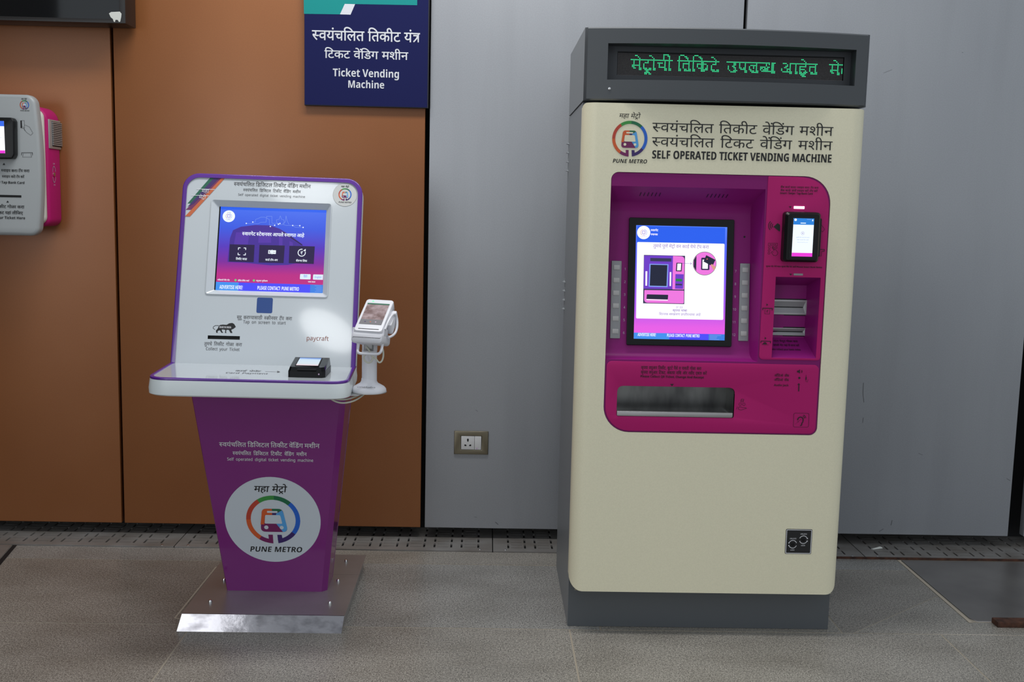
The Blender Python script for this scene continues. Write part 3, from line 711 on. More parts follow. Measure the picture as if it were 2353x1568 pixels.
# head panel
hd = new_empty('head_panel', (.74, -.8, 1.1)); hd.parent = ko; hd.location = Vector((.74, -.8, 1.1))-Vector(ko.location)
VT = .617
h_out = rrect(UL, -.006, UR, VT, [0, 0, .052, .052], 8)
h_in = rrect(UL+.0105, -.006, UR-.0105, VT-.0105, [0, 0, .043, .043], 8)
q = [(-0.1879,0.2224),(0.1904,0.2210),(0.1885,0.5332),(-0.1863,0.5241)]
bz = rrect(-.1893, .2225, .190, .531, .008, 3)
sc_in = rrect(-.1668, .2385, .1732, .5125, .001, 3)
slot = rrect((-0.1750,0.0906)[0], (-0.1441,0.0790)[1], (-0.0756,0.0877)[0], (-0.1448,0.0907)[1], .0008, 2)
plate('rear_shell', [h_out, rrect(-.195, .2165, .1955, .537, .008, 3), rrect(slot[0][0]-.002, slot[0][1]-.002, slot[6][0]+.002, slot[6][1]+.002, .001, 1)], FHK, -.060, -.004, 'kiosk_shell', hd, .010, 'white rear shell')
plate('panel_edge_band', [h_out, h_in], FHK, -.006, .0045, 'kiosk_trim', hd, .004, 'purple edge band of the head')
plate('front_panel', [h_in, bz, slot], FHK, -.005, .0008, 'kiosk_white', hd, 0, 'glossy white front panel', autos=False)
loft('screen_bezel', [[FHK.P(a, b, .0035) for a, b in rrect(-.1905, .2213, .1912, .5322, .008, 3)], [FHK.P(a, b, .0035) for a, b in rrect(-.1885, .2233, .1892, .5302, .007, 3)], [FHK.P(a, b, -.011) for a, b in sc_in]], 'kiosk_white', hd, cap0=False, cap1=False, label='sloping white bezel around the screen', autos=False)
box('ticket_slot', FHK, (-0.1750,0.0906)[0]-.001, (-0.1441,0.0790)[1]-.001, -.03, (-0.0756,0.0877)[0]+.001, (-0.1448,0.0907)[1]+.001, -.012, 'black', hd)
# kiosk screen
grad('kiosk_screen', [(0, (196, 44, 128)), (.18, (186, 44, 134)), (.33, (126, 44, 158)), (.52, (88, 58, 190)), (.75, (62, 92, 226)), (1, (72, 112, 240))], -.04, .215, 1.0)
su0, sv0, su1, sv1 = -.1668, .2385, .1732, .5125
plate('screen_glass', [bar(su0-.006, su1+.006, sv0-.006, sv1+.006)], FHK, -.02, -.0125, 'black_gloss', hd, autos=False)
pr = Print(FHK, -.0121)
A0 = [(-0.1640,0.2400),(0.1723,0.2416),(0.1713,0.5127),(-0.1669,0.5094)]
pr.poly(bar(su0+.004, su1, sv0, sv1), 'kiosk_screen')
pr.poly(bar(su0+.004, su1, sv1-.0085, sv1), 'e_dblue', 1)
# the train picture behind the buttons, faint
pr.shape([(-0.1309,0.3313),(-0.1274,0.4097),(-0.1194,0.4358),(-0.0955,0.4481),(-0.0507,0.4554),(-0.0026,0.4556),(0.0281,0.4451),(0.0650,0.4234),(0.1021,0.3959),(0.1068,0.3846),(0.1089,0.3390),(0.0588,0.3274),(0.0043,0.3243),(-0.0778,0.3302)], 'e_bus', 1)
for pts in ([(-0.1094,0.4289),(-0.0671,0.4304),(-0.0703,0.3902),(-0.1139,0.3888)], [(-0.0372,0.4343),(-0.0015,0.4341),(0.0031,0.3984),(-0.0379,0.3970)], [(0.0267,0.4207),(0.0379,0.4153),(0.0394,0.3853),(0.0285,0.3849)], [(0.0604,0.4060),(0.0716,0.4007),(0.0727,0.3778),(0.0618,0.3774)]):
    pr.poly(pts, 'e_bus2', 2)
pr.stroke([(0.0397,0.4340),(0.1008,0.3945)], .003, 'e_black', 2)
BL = [(-0.1640,0.2400),(0.1723,0.2416),(0.1721,0.2657),(-0.1642,0.2653)]
vb = (-0.0198,0.2655)[1]
pr.poly(bar(su0+.004, su0+.075, sv0, vb), 'e_ban1', 1); pr.poly(bar(su0+.075, su1-.040, sv0, vb), 'e_ban2', 1); pr.poly(bar(su1-.040, su1, sv0, vb), 'e_ban3', 1)
pr.text('ADVERTISE HERE!', -0.1507,-0.0777,0.2432,0.0121, 'e_white', wt=.014, lay=2)
pr.text('PLEASE CONTACT: PUNE METRO', -0.0329,0.0984,0.2439,0.0118, 'e_white', wt=.014, lay=2)
for i in range(5): pr.stroke([(0.1468,0.2621),(0.1687,0.2620)] if i == 0 else [(su1-.025+.004*(i % 2), vb-.004-.0045*i), (su1-.003, vb-.004-.0045*i)], .0011, 'e_line', 2)
c1 = (-0.1355,0.4815); pr.disc(c1[0], c1[1], .0195, 'e_white', 1); 
R_ = .0092
for a0, a1, m in ((100, 240, 'e_or'), (-50, 90, 'e_blue'), (250, 300, 'e_purple')):
    pr.stroke(ngon(c1[0], c1[1], R_, 12, None, a0, a1), .0010, m, 2)
pr.stroke(rrect(c1[0]-.004, c1[1]-.004, c1[0]+.004, c1[1]+.005, .001, 2), .0014, 'e_purple', 2, True)
pr.text('महा मेट्रो', c1[0]-.006, c1[0]+.006, c1[1]+.0115, .0020, 'e_dark', lay=2); pr.text('PUNE METRO', c1[0]-.009, c1[0]+.0095, c1[1]-.0135, .0018, 'e_dark', lay=2)
# skyline drawing with dots
for P in ([(-0.0789,0.4596),(-0.0427,0.4595),(-0.0333,0.4646),(-0.0169,0.4659),(-0.0159,0.4854)], [(-0.0587,0.4646),(-0.0512,0.4654),(-0.0503,0.4741),(-0.0423,0.4772),(-0.0343,0.4818),(-0.0233,0.4822),(-0.0149,0.4796),(-0.0064,0.4742),(-0.0055,0.4569),(0.0110,0.4566)],
          [(-0.0173,0.4853),(0.0006,0.4860),(0.0018,0.4629),(0.0245,0.4633)], [(0.0247,0.4594),(0.0160,0.4677),(0.0156,0.4749),(0.0238,0.4767),(0.0273,0.4883),(0.0320,0.4770),(0.0390,0.4758),(0.0407,0.4686),(0.0356,0.4598),(0.0247,0.4594)], [(0.0452,0.4890),(0.0447,0.4716),(0.0384,0.4599),(0.0468,0.4573),(0.0674,0.4580),(0.0908,0.4581)], [(0.0452,0.4890),(0.0502,0.4718),(0.0563,0.4605)], [(0.0674,0.4580),(0.0759,0.4525),(0.1008,0.4525)]):
    pr.stroke(P, .0008, 'e_line', 1)
for q_ in [(-0.0789,0.4596),(-0.0587,0.4646),(-0.0025,0.4520),(0.0110,0.4566),(0.0225,0.4603),(0.0272,0.4631),(0.0681,0.4577),(0.0908,0.4579),(0.1015,0.4525)]: pr.disc(q_[0], q_[1], .0020, 'e_white', 2, 12)
pr.text('स्वारगेट स्टेशनवर आपले स्वागत आहे', -0.0898,0.1063,0.4202,0.0100, 'e_white', wt=.020, gap=.2, lay=3)
for P in ([(-0.1262,0.3322),(-0.0487,0.3325),(-0.0488,0.3895),(-0.1269,0.3890)], [(-0.0330,0.3320),(0.0455,0.3327),(0.0464,0.3905),(-0.0334,0.3900)], [(0.0619,0.3332),(0.1408,0.3329),(0.1416,0.3908),(0.0611,0.3903)]):
    pr.poly(P, 'e_black', 3)
# scan brackets, card symbol, rupee in a circular arrow
for cx_, cy_, dx, dy in ((546, 568, 1, 1), (563, 568.5, -1, 1), (546, 584, 1, -1), (563, 584.5, -1, -1)):
    pass
sb = (-0.0874,0.3668)
for sx in (-1, 1):
    for sy in (-1, 1):
        pr.stroke([(sb[0]+sx*.005, sb[1]+sy*.0115), (sb[0]+sx*.0115, sb[1]+sy*.0115), (sb[0]+sx*.0115, sb[1]+sy*.005)], .0022, 'e_white', 4)
s2 = (0.0075,0.3678)
pr.rect(s2[0]-.012, s2[1]-.006, s2[0]-.001, s2[1]+.006, 'e_white', 4); pr.rect(s2[0]+.001, s2[1]-.006, s2[0]+.012, s2[1]+.006, 'e_white', 4)
pr.rect(s2[0]-.0095, s2[1]-.0035, s2[0]-.003, s2[1]+.0035, 'e_black', 5); pr.disc(s2[0]-.005, s2[1], .0028, 'e_white', 6, 12); pr.rect(s2[0]+.003, s2[1]-.001, s2[0]+.010, s2[1]+.0002, 'e_black', 5); pr.rect(s2[0]-.0008, s2[1]-.0075, s2[0]+.0008, s2[1]+.0075, 'e_white', 4)
s3 = (0.1011,0.3687)
pr.stroke(ngon(s3[0], s3[1], .0115, 20, None, 80, 375), .0024, 'e_white', 4); pr.poly([(s3[0]+.004, s3[1]+.0065), (s3[0]+.012, s3[1]+.013), (s3[0]+.012, s3[1]+.0045)], 'e_white', 4)
pr.text('₹', s3[0]-.0035, s3[0]+.0035, s3[1]-.0055, .0105, 'e_white', wt=.01, lay=4)
pr.text('तिकीट काढा', -0.1049,-0.0702,0.3388,0.0060, 'e_white', wt=.014, lay=4); pr.text('कार्ड टॉप-अप', -0.0122,0.0267,0.3387,0.0057, 'e_white', wt=.014, lay=4); pr.text('बॅलन्स लिंक', 0.0843,0.1192,0.3389,0.0057, 'e_white', wt=.014, lay=4)
pr.shape(quadround([(0.0993,0.2819),(0.1329,0.2820),(0.1327,0.2991),(0.0995,0.2989)], .0025), 'e_btn', 2); pr.shape(quadround([(0.1404,0.2817),(0.1719,0.2820),(0.1721,0.2990),(0.1407,0.2988)], [.0025, .0002, .0002, .0025]), 'e_btn', 2)
pr.text('हिंदी', 0.1107,0.1223,0.2882,0.0059, 'e_blue', lay=3); pr.text('English', 0.1456,0.1676,0.2871,0.0062, 'e_blue', lay=3)
pr.text('स्वीकारले पेमेंट मोड', -0.1584,-0.1205,0.2697,0.0042, 'e_white', lay=2, wt=.01); pr.text('क्रेडिट/डेबिट कार्ड', -0.0947,-0.0595,0.2694,0.0042, 'e_white', lay=2, wt=.01); pr.text('क्यूआर/ युपीआय', -0.0378,-0.0017,0.2706,0.0042, 'e_white', lay=2, wt=.01); pr.text('भाषा बदला', 0.1251,0.1484,0.2720,0.0040, 'e_white', lay=2, wt=.01)
for q_ in [(-0.1020,0.2725),(-0.0447,0.2732)]: pr.disc(q_[0], q_[1], .0036, 'e_green', 2, 14)
pr.build('touch_screen', hd, 'lit blue to magenta touch screen')
# print on the head
pr = Print(FHK, .0011)
pr.text('स्वयंचलित डिजिटल तिकीट वेंडिंग मशीन', -0.1230,0.1209,0.5800,0.0113, 'print_grey', wt=.004, gap=.22)
pr.text('स्वयंचलित डिजिटल टिकीट वेंडिंग मशीन', -0.0924,0.0898,0.5625,0.0084, 'print_grey', wt=.002, gap=.5)
pr.text('Self operated digital ticket vending machine', -0.1080,0.1050,0.5472,0.0075, 'print_grey', gap=.5)
pr.text('सुरू करण्यासाठी स्क्रीनवर टॅप करा', -0.0885,0.0828,0.1457,0.0100, 'print_grey', gap=.45)
pr.text('Tap on screen to start', -0.0684,0.0642,0.1319,0.0097, 'print_grey', gap=.5)
pr.text('तुमचे तिकीट गोळा करा', -0.1839,-0.0678,0.0586,0.0096, 'print_grey', gap=.45)
pr.text('Collect your Ticket', -0.1782,-0.0740,0.0436,0.0093, 'print_grey', gap=.5)
pr.text('paycraft', 0.1301,0.2003,0.0830,0.0139, 'print_brown')
pr.build('lettering', hd, 'grey lettering on the head')
pr = Print(FHK, .0011)
pr.shape(rrect((-0.0293,0.1655)[0], (-0.0036,0.1662)[1], (0.0201,0.2174)[0], (-0.0063,0.2159)[1], .005), 'qr_blue')
pr.build('blue_sticker', hd, 'plain dark blue square sticker below the screen')
pr = Print(FHK, .0011)
pr.shape([(-0.1426,0.1212),(-0.1388,0.1245),(-0.1308,0.1259),(-0.1187,0.1254),(-0.1109,0.1305),(-0.1016,0.1320),(-0.0960,0.1288),(-0.0916,0.1226),(-0.0901,0.1192),(-0.0946,0.1156),(-0.0965,0.1135),(-0.1017,0.1113),(-0.1036,0.1091),(-0.0991,0.1002),(-0.1051,0.0997),(-0.1110,0.1096),(-0.1184,0.1097),(-0.1193,0.1020),(-0.1172,0.0997),(-0.1225,0.0995),(-0.1218,0.1092),(-0.1292,0.1105),(-0.1332,0.1100),(-0.1315,0.1042),(-0.1273,0.1002),(-0.1333,0.0997),(-0.1384,0.1075),(-0.1444,0.1059),(-0.1455,0.1017),(-0.1440,0.0993),(-0.1494,0.0993),(-0.1507,0.1065),(-0.1455,0.1128)], 'print_black')
pr.stroke([(-0.1427,0.1222),(-0.1534,0.1222),(-0.1592,0.1180),(-0.1596,0.1131),(-0.1533,0.1089)], .0016, 'print_black')
pr.text('MAKE IN INDIA', -0.1409,-0.1039,0.1146,0.0061, 'print_white', wt=.01, lay=1)
pr.build('lion_emblem', hd, 'black walking lion emblem')
# corner ribbons
pr = Print(FHK, .0011)
def band(t0, t1, b0, b1, m, lay): pr.poly([t0, t1, b1, b0], m, lay)
band(*[(-0.1975,0.6059),(-0.1837,0.6061),(-0.2650,0.5154),(-0.2500,0.5157)], 'r_green', 0)
band(*[(-0.1844,0.6061),(-0.1679,0.6061),(-0.2642,0.5039),(-0.2445,0.5157)], 'r_indigo', 1)
band(*[(-0.1693,0.6060),(-0.1597,0.6061),(-0.2691,0.4944),(-0.2514,0.4946)], 'r_plum', 0)
band(*[(-0.1610,0.6061),(-0.1506,0.6060),(-0.2697,0.4726),(-0.2544,0.4727)], 'r_orange', 2)
for P in ([(-0.2394,0.5643),(-0.1819,0.5647)], [(-0.2545,0.5430),(-0.1984,0.5431)]): pr.stroke(P, .0017, 'print_white', 3)
pr.text('महा', -0.2226,-0.1997,0.5521,0.0116, 'print_white', lay=4); pr.text('मेट्रो', -0.2300,-0.2089,0.5319,0.0107, 'print_white', lay=4)
pr.build('corner_ribbon', hd, 'green, indigo, plum and orange corner ribbon')
pr = Print(FHK, .0011)
c2 = (0.2314,0.5620); pr.disc(c2[0], c2[1], .0388, 'print_grey', 0, 48); pr.disc(c2[0], c2[1], .0383, 'sticker_grey', 1, 48)
c3 = (0.2316,0.5631); logo(pr, c3[0], c3[1], .0209, bw=.016, lay=2, bg='sticker_grey')
pr.build('round_emblem', hd, 'small round train emblem sticker')
# bracket for the terminal stand
plate('side_bracket', [[(.93, -1.02), (1.02, -1.075), (1.06, -1.072), (1.10, -1.0), (1.06, -.93), (.93, -.92)]], FFL, .7755, .7785, 'slot_grey', ko, 0, 'thin grey bracket under the shelf end', autos=False)

# ------------------------------------------------------------------ black card reader on the shelf
cr = new_empty('shelf_card_reader', (.91, -1.0, .83), 'small black card reader with a lit sloping screen lying on the kiosk shelf', 'card reader')
r0 = (0.1086,-0.2213); r1 = (0.2167,-0.2233)
a0, a1, b0, b1 = r0[0]+.001, r1[0], r0[1], r0[1]+.125
ch = .010
base = [(a0, b0+.004), (a0+.006, b0), (a1-ch, b0), (a1, b0+ch), (a1+.004, b1), (a0, b1)]
inn = lambda P, k: [((a0+a1)/2+(a-(a0+a1)/2)*k, (b0+b1)/2+(b-(b0+b1)/2)*k) for a, b in P]
loft('lower_body', [[FSH.P(a, b, .0012) for a, b in base], [FSH.P(a, b, .020) for a, b in base]], 'black', cr, label='matt black lower body', autos=False)
top = [FSH.P(a, b, h_) for (a, b), h_ in zip(inn(base, .93), (.031, .031, .031, .031, .043, .043))]
top = [p_+FSH.ey*.004 for p_ in top]
loft('upper_body', [[FSH.P(a, b, .0202) for a, b in inn(base, .985)], top], 'black_gloss', cr, autos=False)
fr = Frame((top[1]+top[4])/2+Vector((0, 0, .0006)), FSH.ex, (top[4]+top[5])/2-(top[1]+top[2])/2)
e_ = ((top[4]+top[5])/2-(top[1]+top[2])/2).length/2
mid = (top[1]+top[2]+top[4]+top[5])/4
fr = Frame(mid, FSH.ex, (top[4]+top[5])/2-(top[1]+top[2])/2)
grad('reader_screen', [(0, (225, 205, 212)), (.12, (214, 226, 232)), (.7, (200, 222, 240)), (.86, (110, 150, 220)), (1, (110, 150, 220))], -.045, .045, .95, axis=1)
pr = Print(fr, .0008)
pr.poly(bar(-.037, .033, -e_+.012, e_-.008), 'black_flat'); pr.poly(bar(-.034, .030, -e_+.014, e_-.010), 'reader_screen', 1)
pr.build('screen', cr, 'pale lit screen')
fb = Frame(FSH.P(0, b0, 0), FSH.ex, (0, 0, 1))
box('front_mouth', fb, a0+.026, .0225, -.010, a1-.026, .0265, .0015, 'black_flat', cr)
loft('status_light', lathe_loops(fb, a1-.018, .012, [(.0022, -.001), (.0022, .001)], 12), 'print_lilac', cr)

# ------------------------------------------------------------------ terminal stand
ts = new_empty('terminal_stand', (1.088, -1.0, .779), 'white pedestal holder with guard bar and coiled cable beside the kiosk shelf', 'stand')
cx, cy = 1.088, -1.015
loft('round_base', lathe_loops(FFL, cx, cy, [(.051, .779), (.0515, .783), (.051, .789), (.046, .795), (.036, .801), (.027, .806), (.0235, .812), (.0225, .82)], 40), 'plastic_white', ts)
loft('rubber_ring', lathe_loops(FFL, cx, cy, [(.0525, .7787), (.0530, .7795), (.0525, .7815)], 40), 'slot_grey', ts)
loft('post', lathe_loops(FFL, cx+.001, cy, [(.0225, .80), (.0222, .87), (.0225, .905)], 32), 'plastic_white', ts)
loft('post_fork', lathe_loops(FFL, cx+.001, cy+.006, [(.0225, .905), (.0225, .945)], 32), 'plastic_white', ts)
box('swivel_joint', vert(cy), cx-.010, .912, .004, cx+.012, .945, .028, 'slot_grey', ts, .002, 'grey swivel joint')
box('fork_opening', vert(cy), cx-.014, .905, .0, cx+.014, .946, .0226, 'strip_grey', ts, .001)
FB = Frame((cx, cy, .785), (1, .02, -.012), (0, 0, 1))
pr = Print(Frame((cx-.002, cy-.043, .7985), (1, -.10, 0), (0, .9, .42)), .0005)
pr.text('onelabs', -.030, .026, -.002, .007, 'print_black', shear=.1)
pr.build('lettering', ts)
# tilted cradle: local frame of the terminal
TF_O = Vector((1.094, -1.082, .971))
tilt = rd(56)
FT = Frame(TF_O, (1, -.20, -.02), (.22*sn(tilt), sn(tilt), cs(tilt)))
FC = Frame((1.0935, -1.074, .949), (1, -.18, -.02), (.02, .20, 1))
cb = [[FC.P(a, b, w_) for a, b in rrect(-.0475+k, -.018+k, .0475-k, .016-k, .010, 4)] for w_, k in ((-.060, .0), (.016, .0), (.023, .003), (.026, .008))]
loft('cradle', cb, 'plastic_white', ts, label='chunky white cradle under the terminal')
loft('cradle_lip', [[FC.P(a, b, w_) for a, b in rrect(-.0475, .006, -.0425, .028, .002, 3)] for w_ in (-.03, .012)], 'plastic_white', ts)
loft('cradle_lip', [[FC.P(a, b, w_) for a, b in rrect(.0425, .006, .0475, .030, .002, 3)] for w_ in (-.03, .012)], 'plastic_white', ts)
gb = [(1.0653,0.9425),(1.0629,0.9222),(1.0629,0.9120),(1.0667,0.9063),(1.0768,0.9052),(1.0994,0.9047),(1.1196,0.9041),(1.1271,0.9068),(1.1315,0.9133),(1.1333,0.9261),(1.1344,0.9439)]
tube('guard_bar', [(a, -1.095 if 1 < i < 9 else -1.080, b) for i, (a, b) in enumerate(gb)], .0042, 'plastic_white', ts, label='white U-shaped guard bar')
tube('side_clip', [FT.P(.046, .010, .000), FT.P(.050, .040, .010), FT.P(.054, .080, .006), FT.P(.060, .088, -.014), FT.P(.066, .060, -.034), FT.P(.062, .030, -.040), FT.P(.052, .010, -.030)], .0038, 'plastic_white', ts, label='white side clip')
loops = []
coil = [(cx-.006, cy-.030, .92), (cx+.008, cy-.040, .905), (cx+.018, cy-.048, .885), (cx+.006, cy-.052, .872), (cx-.010, cy-.048, .880), (cx-.012, cy-.044, .895), (cx+.004, cy-.044, .90), (cx+.024, cy-.046, .888), (cx+.034, cy-.044, .872), (cx+.044, cy-.040, .880), (cx+.047, cy-.036, .905), (cx+.036, cy-.034, .935), (cx+.020, cy-.030, .945)]
tube('coiled_cable', coil, .0026, 'cable', ts, label='cream coiled cable')
# ------------------------------------------------------------------ payment terminal in the holder
pt = new_empty('payment_terminal', tuple(TF_O), 'white handheld payment terminal with a greyish screen resting in the holder', 'payment terminal')
loft('body', [[FT.P(a, b, w_) for a, b in rrect(-.0425+k, -.012+k, .0425-k, .136-k, .009, 4)] for w_, k in ((-.024, .004), (-.020, .001), (.006, 0), (.0085, .0012), (.009, .003))], 'plastic_white', pt, label='white casing')
mat('term_picture', (150, 134, 134), 0.12, 0, noise=[((40, 40, 70), 4, (124, 100, 98), (176, 156, 158), .35, .62, 1)])
pr = Print(FT, .0095)
pr.poly(bar(-.034, .034, .018, .116), 'term_picture'); pr.poly(bar(-.034, .034, .018, .040), 'terminal_dark', 1); pr.poly(bar(-.034, .034, .110, .116), 'r_green', 1)
for i, m in enumerate(('r_indigo', 'r_orange', 'print_lilac')): pr.disc(-.018+.016*i, .029, .0022, m, 2, 10)
pr.disc(-.020, .1255, .004, 'e_led', 0, 16, .0022)
pr.build('screen', pt, 'greyish patterned screen')
box('card_mouth', FT, -.030, -.0040, .0088, .032, -.0018, .0096, 'black', pt)
box('printer_bump', FT, .041, .035, -.040, .058, .105, -.004, 'plastic_white', pt, .006, 'bulky right side')
# cable under the shelf
o = tube('hanging_cable', [(.965, -1.06, .776), (.985, -1.07, .762), (1.01, -1.075, .754), (1.035, -1.07, .755), (1.06, -1.05, .762), (1.078, -1.03, .776)], .0026, 'cable', None, loc=(1.02, -1.06, .765)); tag(o, 'thin white cable sagging lowest below the shelf end towards the terminal stand', 'cable')
o = tube('hanging_cable', [(.955, -1.05, .776), (.98, -1.055, .764), (1.01, -1.06, .761), (1.04, -1.055, .764), (1.07, -1.03, .776)], .0026, 'cable', None, loc=(1.02, -1.05, .768)); tag(o, 'thin white cable sagging less, just above the lower one', 'cable')

# ------------------------------------------------------------------ tall ticket vending machine
tm = new_empty('ticket_vending_machine', (2.1385, -.6, 0), 'tall beige and grey ticket vending machine with magenta front and scrolling display', 'ticket machine')
X0, X1 = 1.712, 2.565; CX = (X0+X1)/2
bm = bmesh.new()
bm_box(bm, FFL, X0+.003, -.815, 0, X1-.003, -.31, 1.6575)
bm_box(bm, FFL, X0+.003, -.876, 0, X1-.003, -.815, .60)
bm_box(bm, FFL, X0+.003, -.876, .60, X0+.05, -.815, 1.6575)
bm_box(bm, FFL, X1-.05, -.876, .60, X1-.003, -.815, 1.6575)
link('cabinet', bm, 'machine_grey_lit', tm, 'grey cabinet with flat sides')
box('plinth_front', FFL, X0+.004, -.879, .001, X1-.004, -.8755, .20, 'plinth_grey', tm, 0, 'grey plinth front')
FLS = Frame((X0+.003, 0, 0), (0, -1, 0), (0, 0, 1))
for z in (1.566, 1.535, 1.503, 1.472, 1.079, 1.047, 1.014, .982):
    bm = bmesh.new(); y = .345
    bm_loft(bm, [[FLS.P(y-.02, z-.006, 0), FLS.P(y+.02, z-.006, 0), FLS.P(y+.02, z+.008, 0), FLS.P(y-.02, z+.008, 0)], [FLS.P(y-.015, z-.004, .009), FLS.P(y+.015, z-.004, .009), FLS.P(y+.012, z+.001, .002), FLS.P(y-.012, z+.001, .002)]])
    link('side_vent', bm, 'machine_grey_lit', tm)
# fascia outline in the front plane
fo = [(1.8004,1.4461),(2.3851,1.4518),(2.4616,1.3860),(2.4649,0.6603),(1.8036,0.6596)]
fz0, fz1, fx0, fx1 = .656, 1.4475, 1.8025, 2.4655
f_out = rrect(fx0, fz0, fx1, fz1, [.078, .022, .080, .020], 10)
f_hole = rrect(fx0-.0014, fz0-.0014, fx1+.0014, fz1+.0014, [.0805, .0245, .0825, .0225], 10)
# beige door: rounded upright edges, opening for the fascia
YF = -.945; RR = .045; zb, ztp = .1415, 1.6515
bm = bmesh.new()
def col(x, y, rb=.040, rt=.012):
    e = min(x-X0, X1-x)
    zb_ = zb+(rb-math.sqrt(max(0, rb*rb-(rb-e)**2)) if e < rb else 0)
    zt_ = ztp-(rt-math.sqrt(max(0, rt*rt-(rt-e)**2)) if e < rt else 0)
    return bm.verts.new((x, y, zb_)), bm.verts.new((x, y, zt_))
for sgn in (0, 1):
    prof = [(0, -.877), (0, -.885)]+[(RR-RR*cs(rd(a)), -.900-RR*sn(rd(a))) for a in range(0, 91, 9)]
    prof = [(max(a, 0), b) for a, b in prof]
    cols = [col(X0+a if not sgn else X1-a, b) for a, b in prof]
    for p_, q_ in zip(cols, cols[1:]): bm.faces.new((p_[0], q_[0], q_[1], p_[1]))
xa, xb = X0+RR, X1-RR
me = curve_mesh([[(xa, zb), (xb, zb), (xb, ztp), (xa, ztp)], f_hole])
me.transform(Matrix(((1, 0, 0, 0), (0, 0, 0, YF), (0, 1, 0, 0), (0, 0, 0, 1)))); bm.from_mesh(me); bpy.data.meshes.remove(me)
for z, s_ in ((zb+.0004, 1), (ztp-.0004, -1)):
    L = [bm.verts.new((x, y, z)) for x, y in [(X0+.02, -.877), (X0+.02, -.905)]+[(X0+RR-RR*cs(rd(a))+.002, -.900-RR*sn(rd(a))) for a in range(50, 91, 20)]+[(X1-RR+RR*cs(rd(a))-.002, -.900-RR*sn(rd(a))) for a in range(90, 49, -20)]+[(X1-.02, -.905), (X1-.02, -.877)]]
    bm.faces.new(L)
vs = [bm.verts.new((x, YF, z)) for x, z in f_hole]; vd = [bm.verts.new((x, YF+.004, z)) for x, z in f_hole]
for i in range(len(vs)): bm.faces.new((vs[i-1], vs[i], vd[i], vd[i-1]))
bmesh.ops.remove_doubles(bm, verts=bm.verts, dist=1e-5); bmesh.ops.recalc_face_normals(bm, faces=bm.faces)
link('door', bm, 'beige', tm, 'beige front door with rounded edges', autos=True)
# openings
ro = [(2.0319,1.4074)[1], (2.0546,0.8811)[1]]
rec = [(fx0-.001, ro[1]), (2.2705, ro[1]), (2.2685, ro[0]), (fx0-.001, ro[0])]
r2o = [(2.3113,0.8956),(2.4511,0.8958),(2.4498,1.1448),(2.3111,1.1439)]
tr = [(1.8416,0.7054),(2.2034,0.7044),(2.2042,0.7999),(1.8392,0.7992)]
tr = [(tr[0][0], (tr[0][1]+tr[1][1])/2), (tr[2][0]+.001, (tr[0][1]+tr[1][1])/2), (tr[2][0]+.001, (tr[2][1]+tr[3][1])/2), (tr[0][0], (tr[2][1]+tr[3][1])/2)]
tray = quadround(tr, [.006, .006, .020, .020])
r2q = [(min(r2o[0][0], r2o[3][0])+.002, (r2o[0][1]+r2o[1][1])/2), ((r2o[1][0]+r2o[2][0])/2, (r2o[0][1]+r2o[1][1])/2), ((r2o[1][0]+r2o[2][0])/2, (r2o[2][1]+r2o[3][1])/2), (min(r2o[0][0], r2o[3][0])+.002, (r2o[2][1]+r2o[3][1])/2)]
# the purple plate is a C around the recess: top strip, right, bottom
zl, zr_ = ro[1], ro[0]
fo2 = [p_ for p_ in f_out if p_[1] <= zl+1e-6]
low = [p_ for p_ in rrect(fx0, fz0, fx1, fz1, [.078, .022, .080, .020], 10)]
big = []
for p_ in low: big.append(p_)
# walk: bottom-left arc, bottom-right arc, top-right arc, top-left arc, then the recess notch
notch = [(fx0, ro[0]), (2.2685, ro[0]), (2.2705, ro[1]), (fx0, ro[1])]
plate('fascia', [big+notch, r2q, tray], FTF, -.012, -.0022, 'fascia_purple', tm, 0, 'purple fascia around the recess', autos=False)
xr0 = (2.2744,1.4402)[0]
rp_ = [(xr0-.004, (2.2763,0.8799)[1]+.004), (fx1-.006, (2.4582,0.8800)[1]+.004), (fx1-.0008, fz1-.001), (xr0, fz1-.001)]
rp_ = [(xr0+.0, .8895), (fx1-.002, .8895), (fx1-.002, fz1-.0012), (xr0+.0, fz1-.0012)]
plate('magenta_side_panel', [quadround(rp_, [.014, .012, .1, .004], 10), r2q], FTF, -.0025, .0006, 'magenta', tm, .0008, 'magenta panel with the card reader')
bp_ = rrect(fx0+.004, fz0+.0035, fx1-.004, .8755, [.075, .020, .016, .016], 8)
plate('magenta_bottom_panel', [bp_, tray], FTF, -.0025, .0006, 'magenta', tm, .0008, 'magenta panel with the collecting tray')
# main recess
def ys(z): return -.90+(z-.9)*math.tan(rd(6))
zt0, zt1, zb0, zb1 = ro[0], (0.0516,0.4464)[1]*cs(rd(6))+.9, ro[1], (0.0623,-0.0082)[1]*cs(rd(6))+.9
xl, xr_ = fx0-.0022, 2.2700
secs = []
def cove(a, b, c, n=5): return [tuple((1-t)**2*Vector(a)+2*t*(1-t)*Vector(b)+t*t*Vector(c)) for t in [i/n for i in range(n+1)]]
prof = [(-.9425, zt0)]+cove((ys(zt1)-.018, zt1+.020), (ys(zt1)-.002, zt1+.006), (ys(zt1-.015), zt1-.015))+cove((ys(zb1+.02), zb1+.02), (ys(zb1), zb1), (ys(zb1)-.018, zb1-.008))+[(-.9425, zb0)]
L0 = [Vector((xl, y, z)) for y, z in prof]
def back_x(y): return xr_-.022*min(1, (y+.9425)/.06)
L1 = [Vector((back_x(y), y, z)) for y, z in prof]
bm = bmesh.new(); V0 = [bm.verts.new(p_) for p_ in L0]; V1 = [bm.verts.new(p_) for p_ in L1]
for i in range(len(V0)-1): bm.faces.new((V0[i], V1[i], V1[i+1], V0[i+1]))
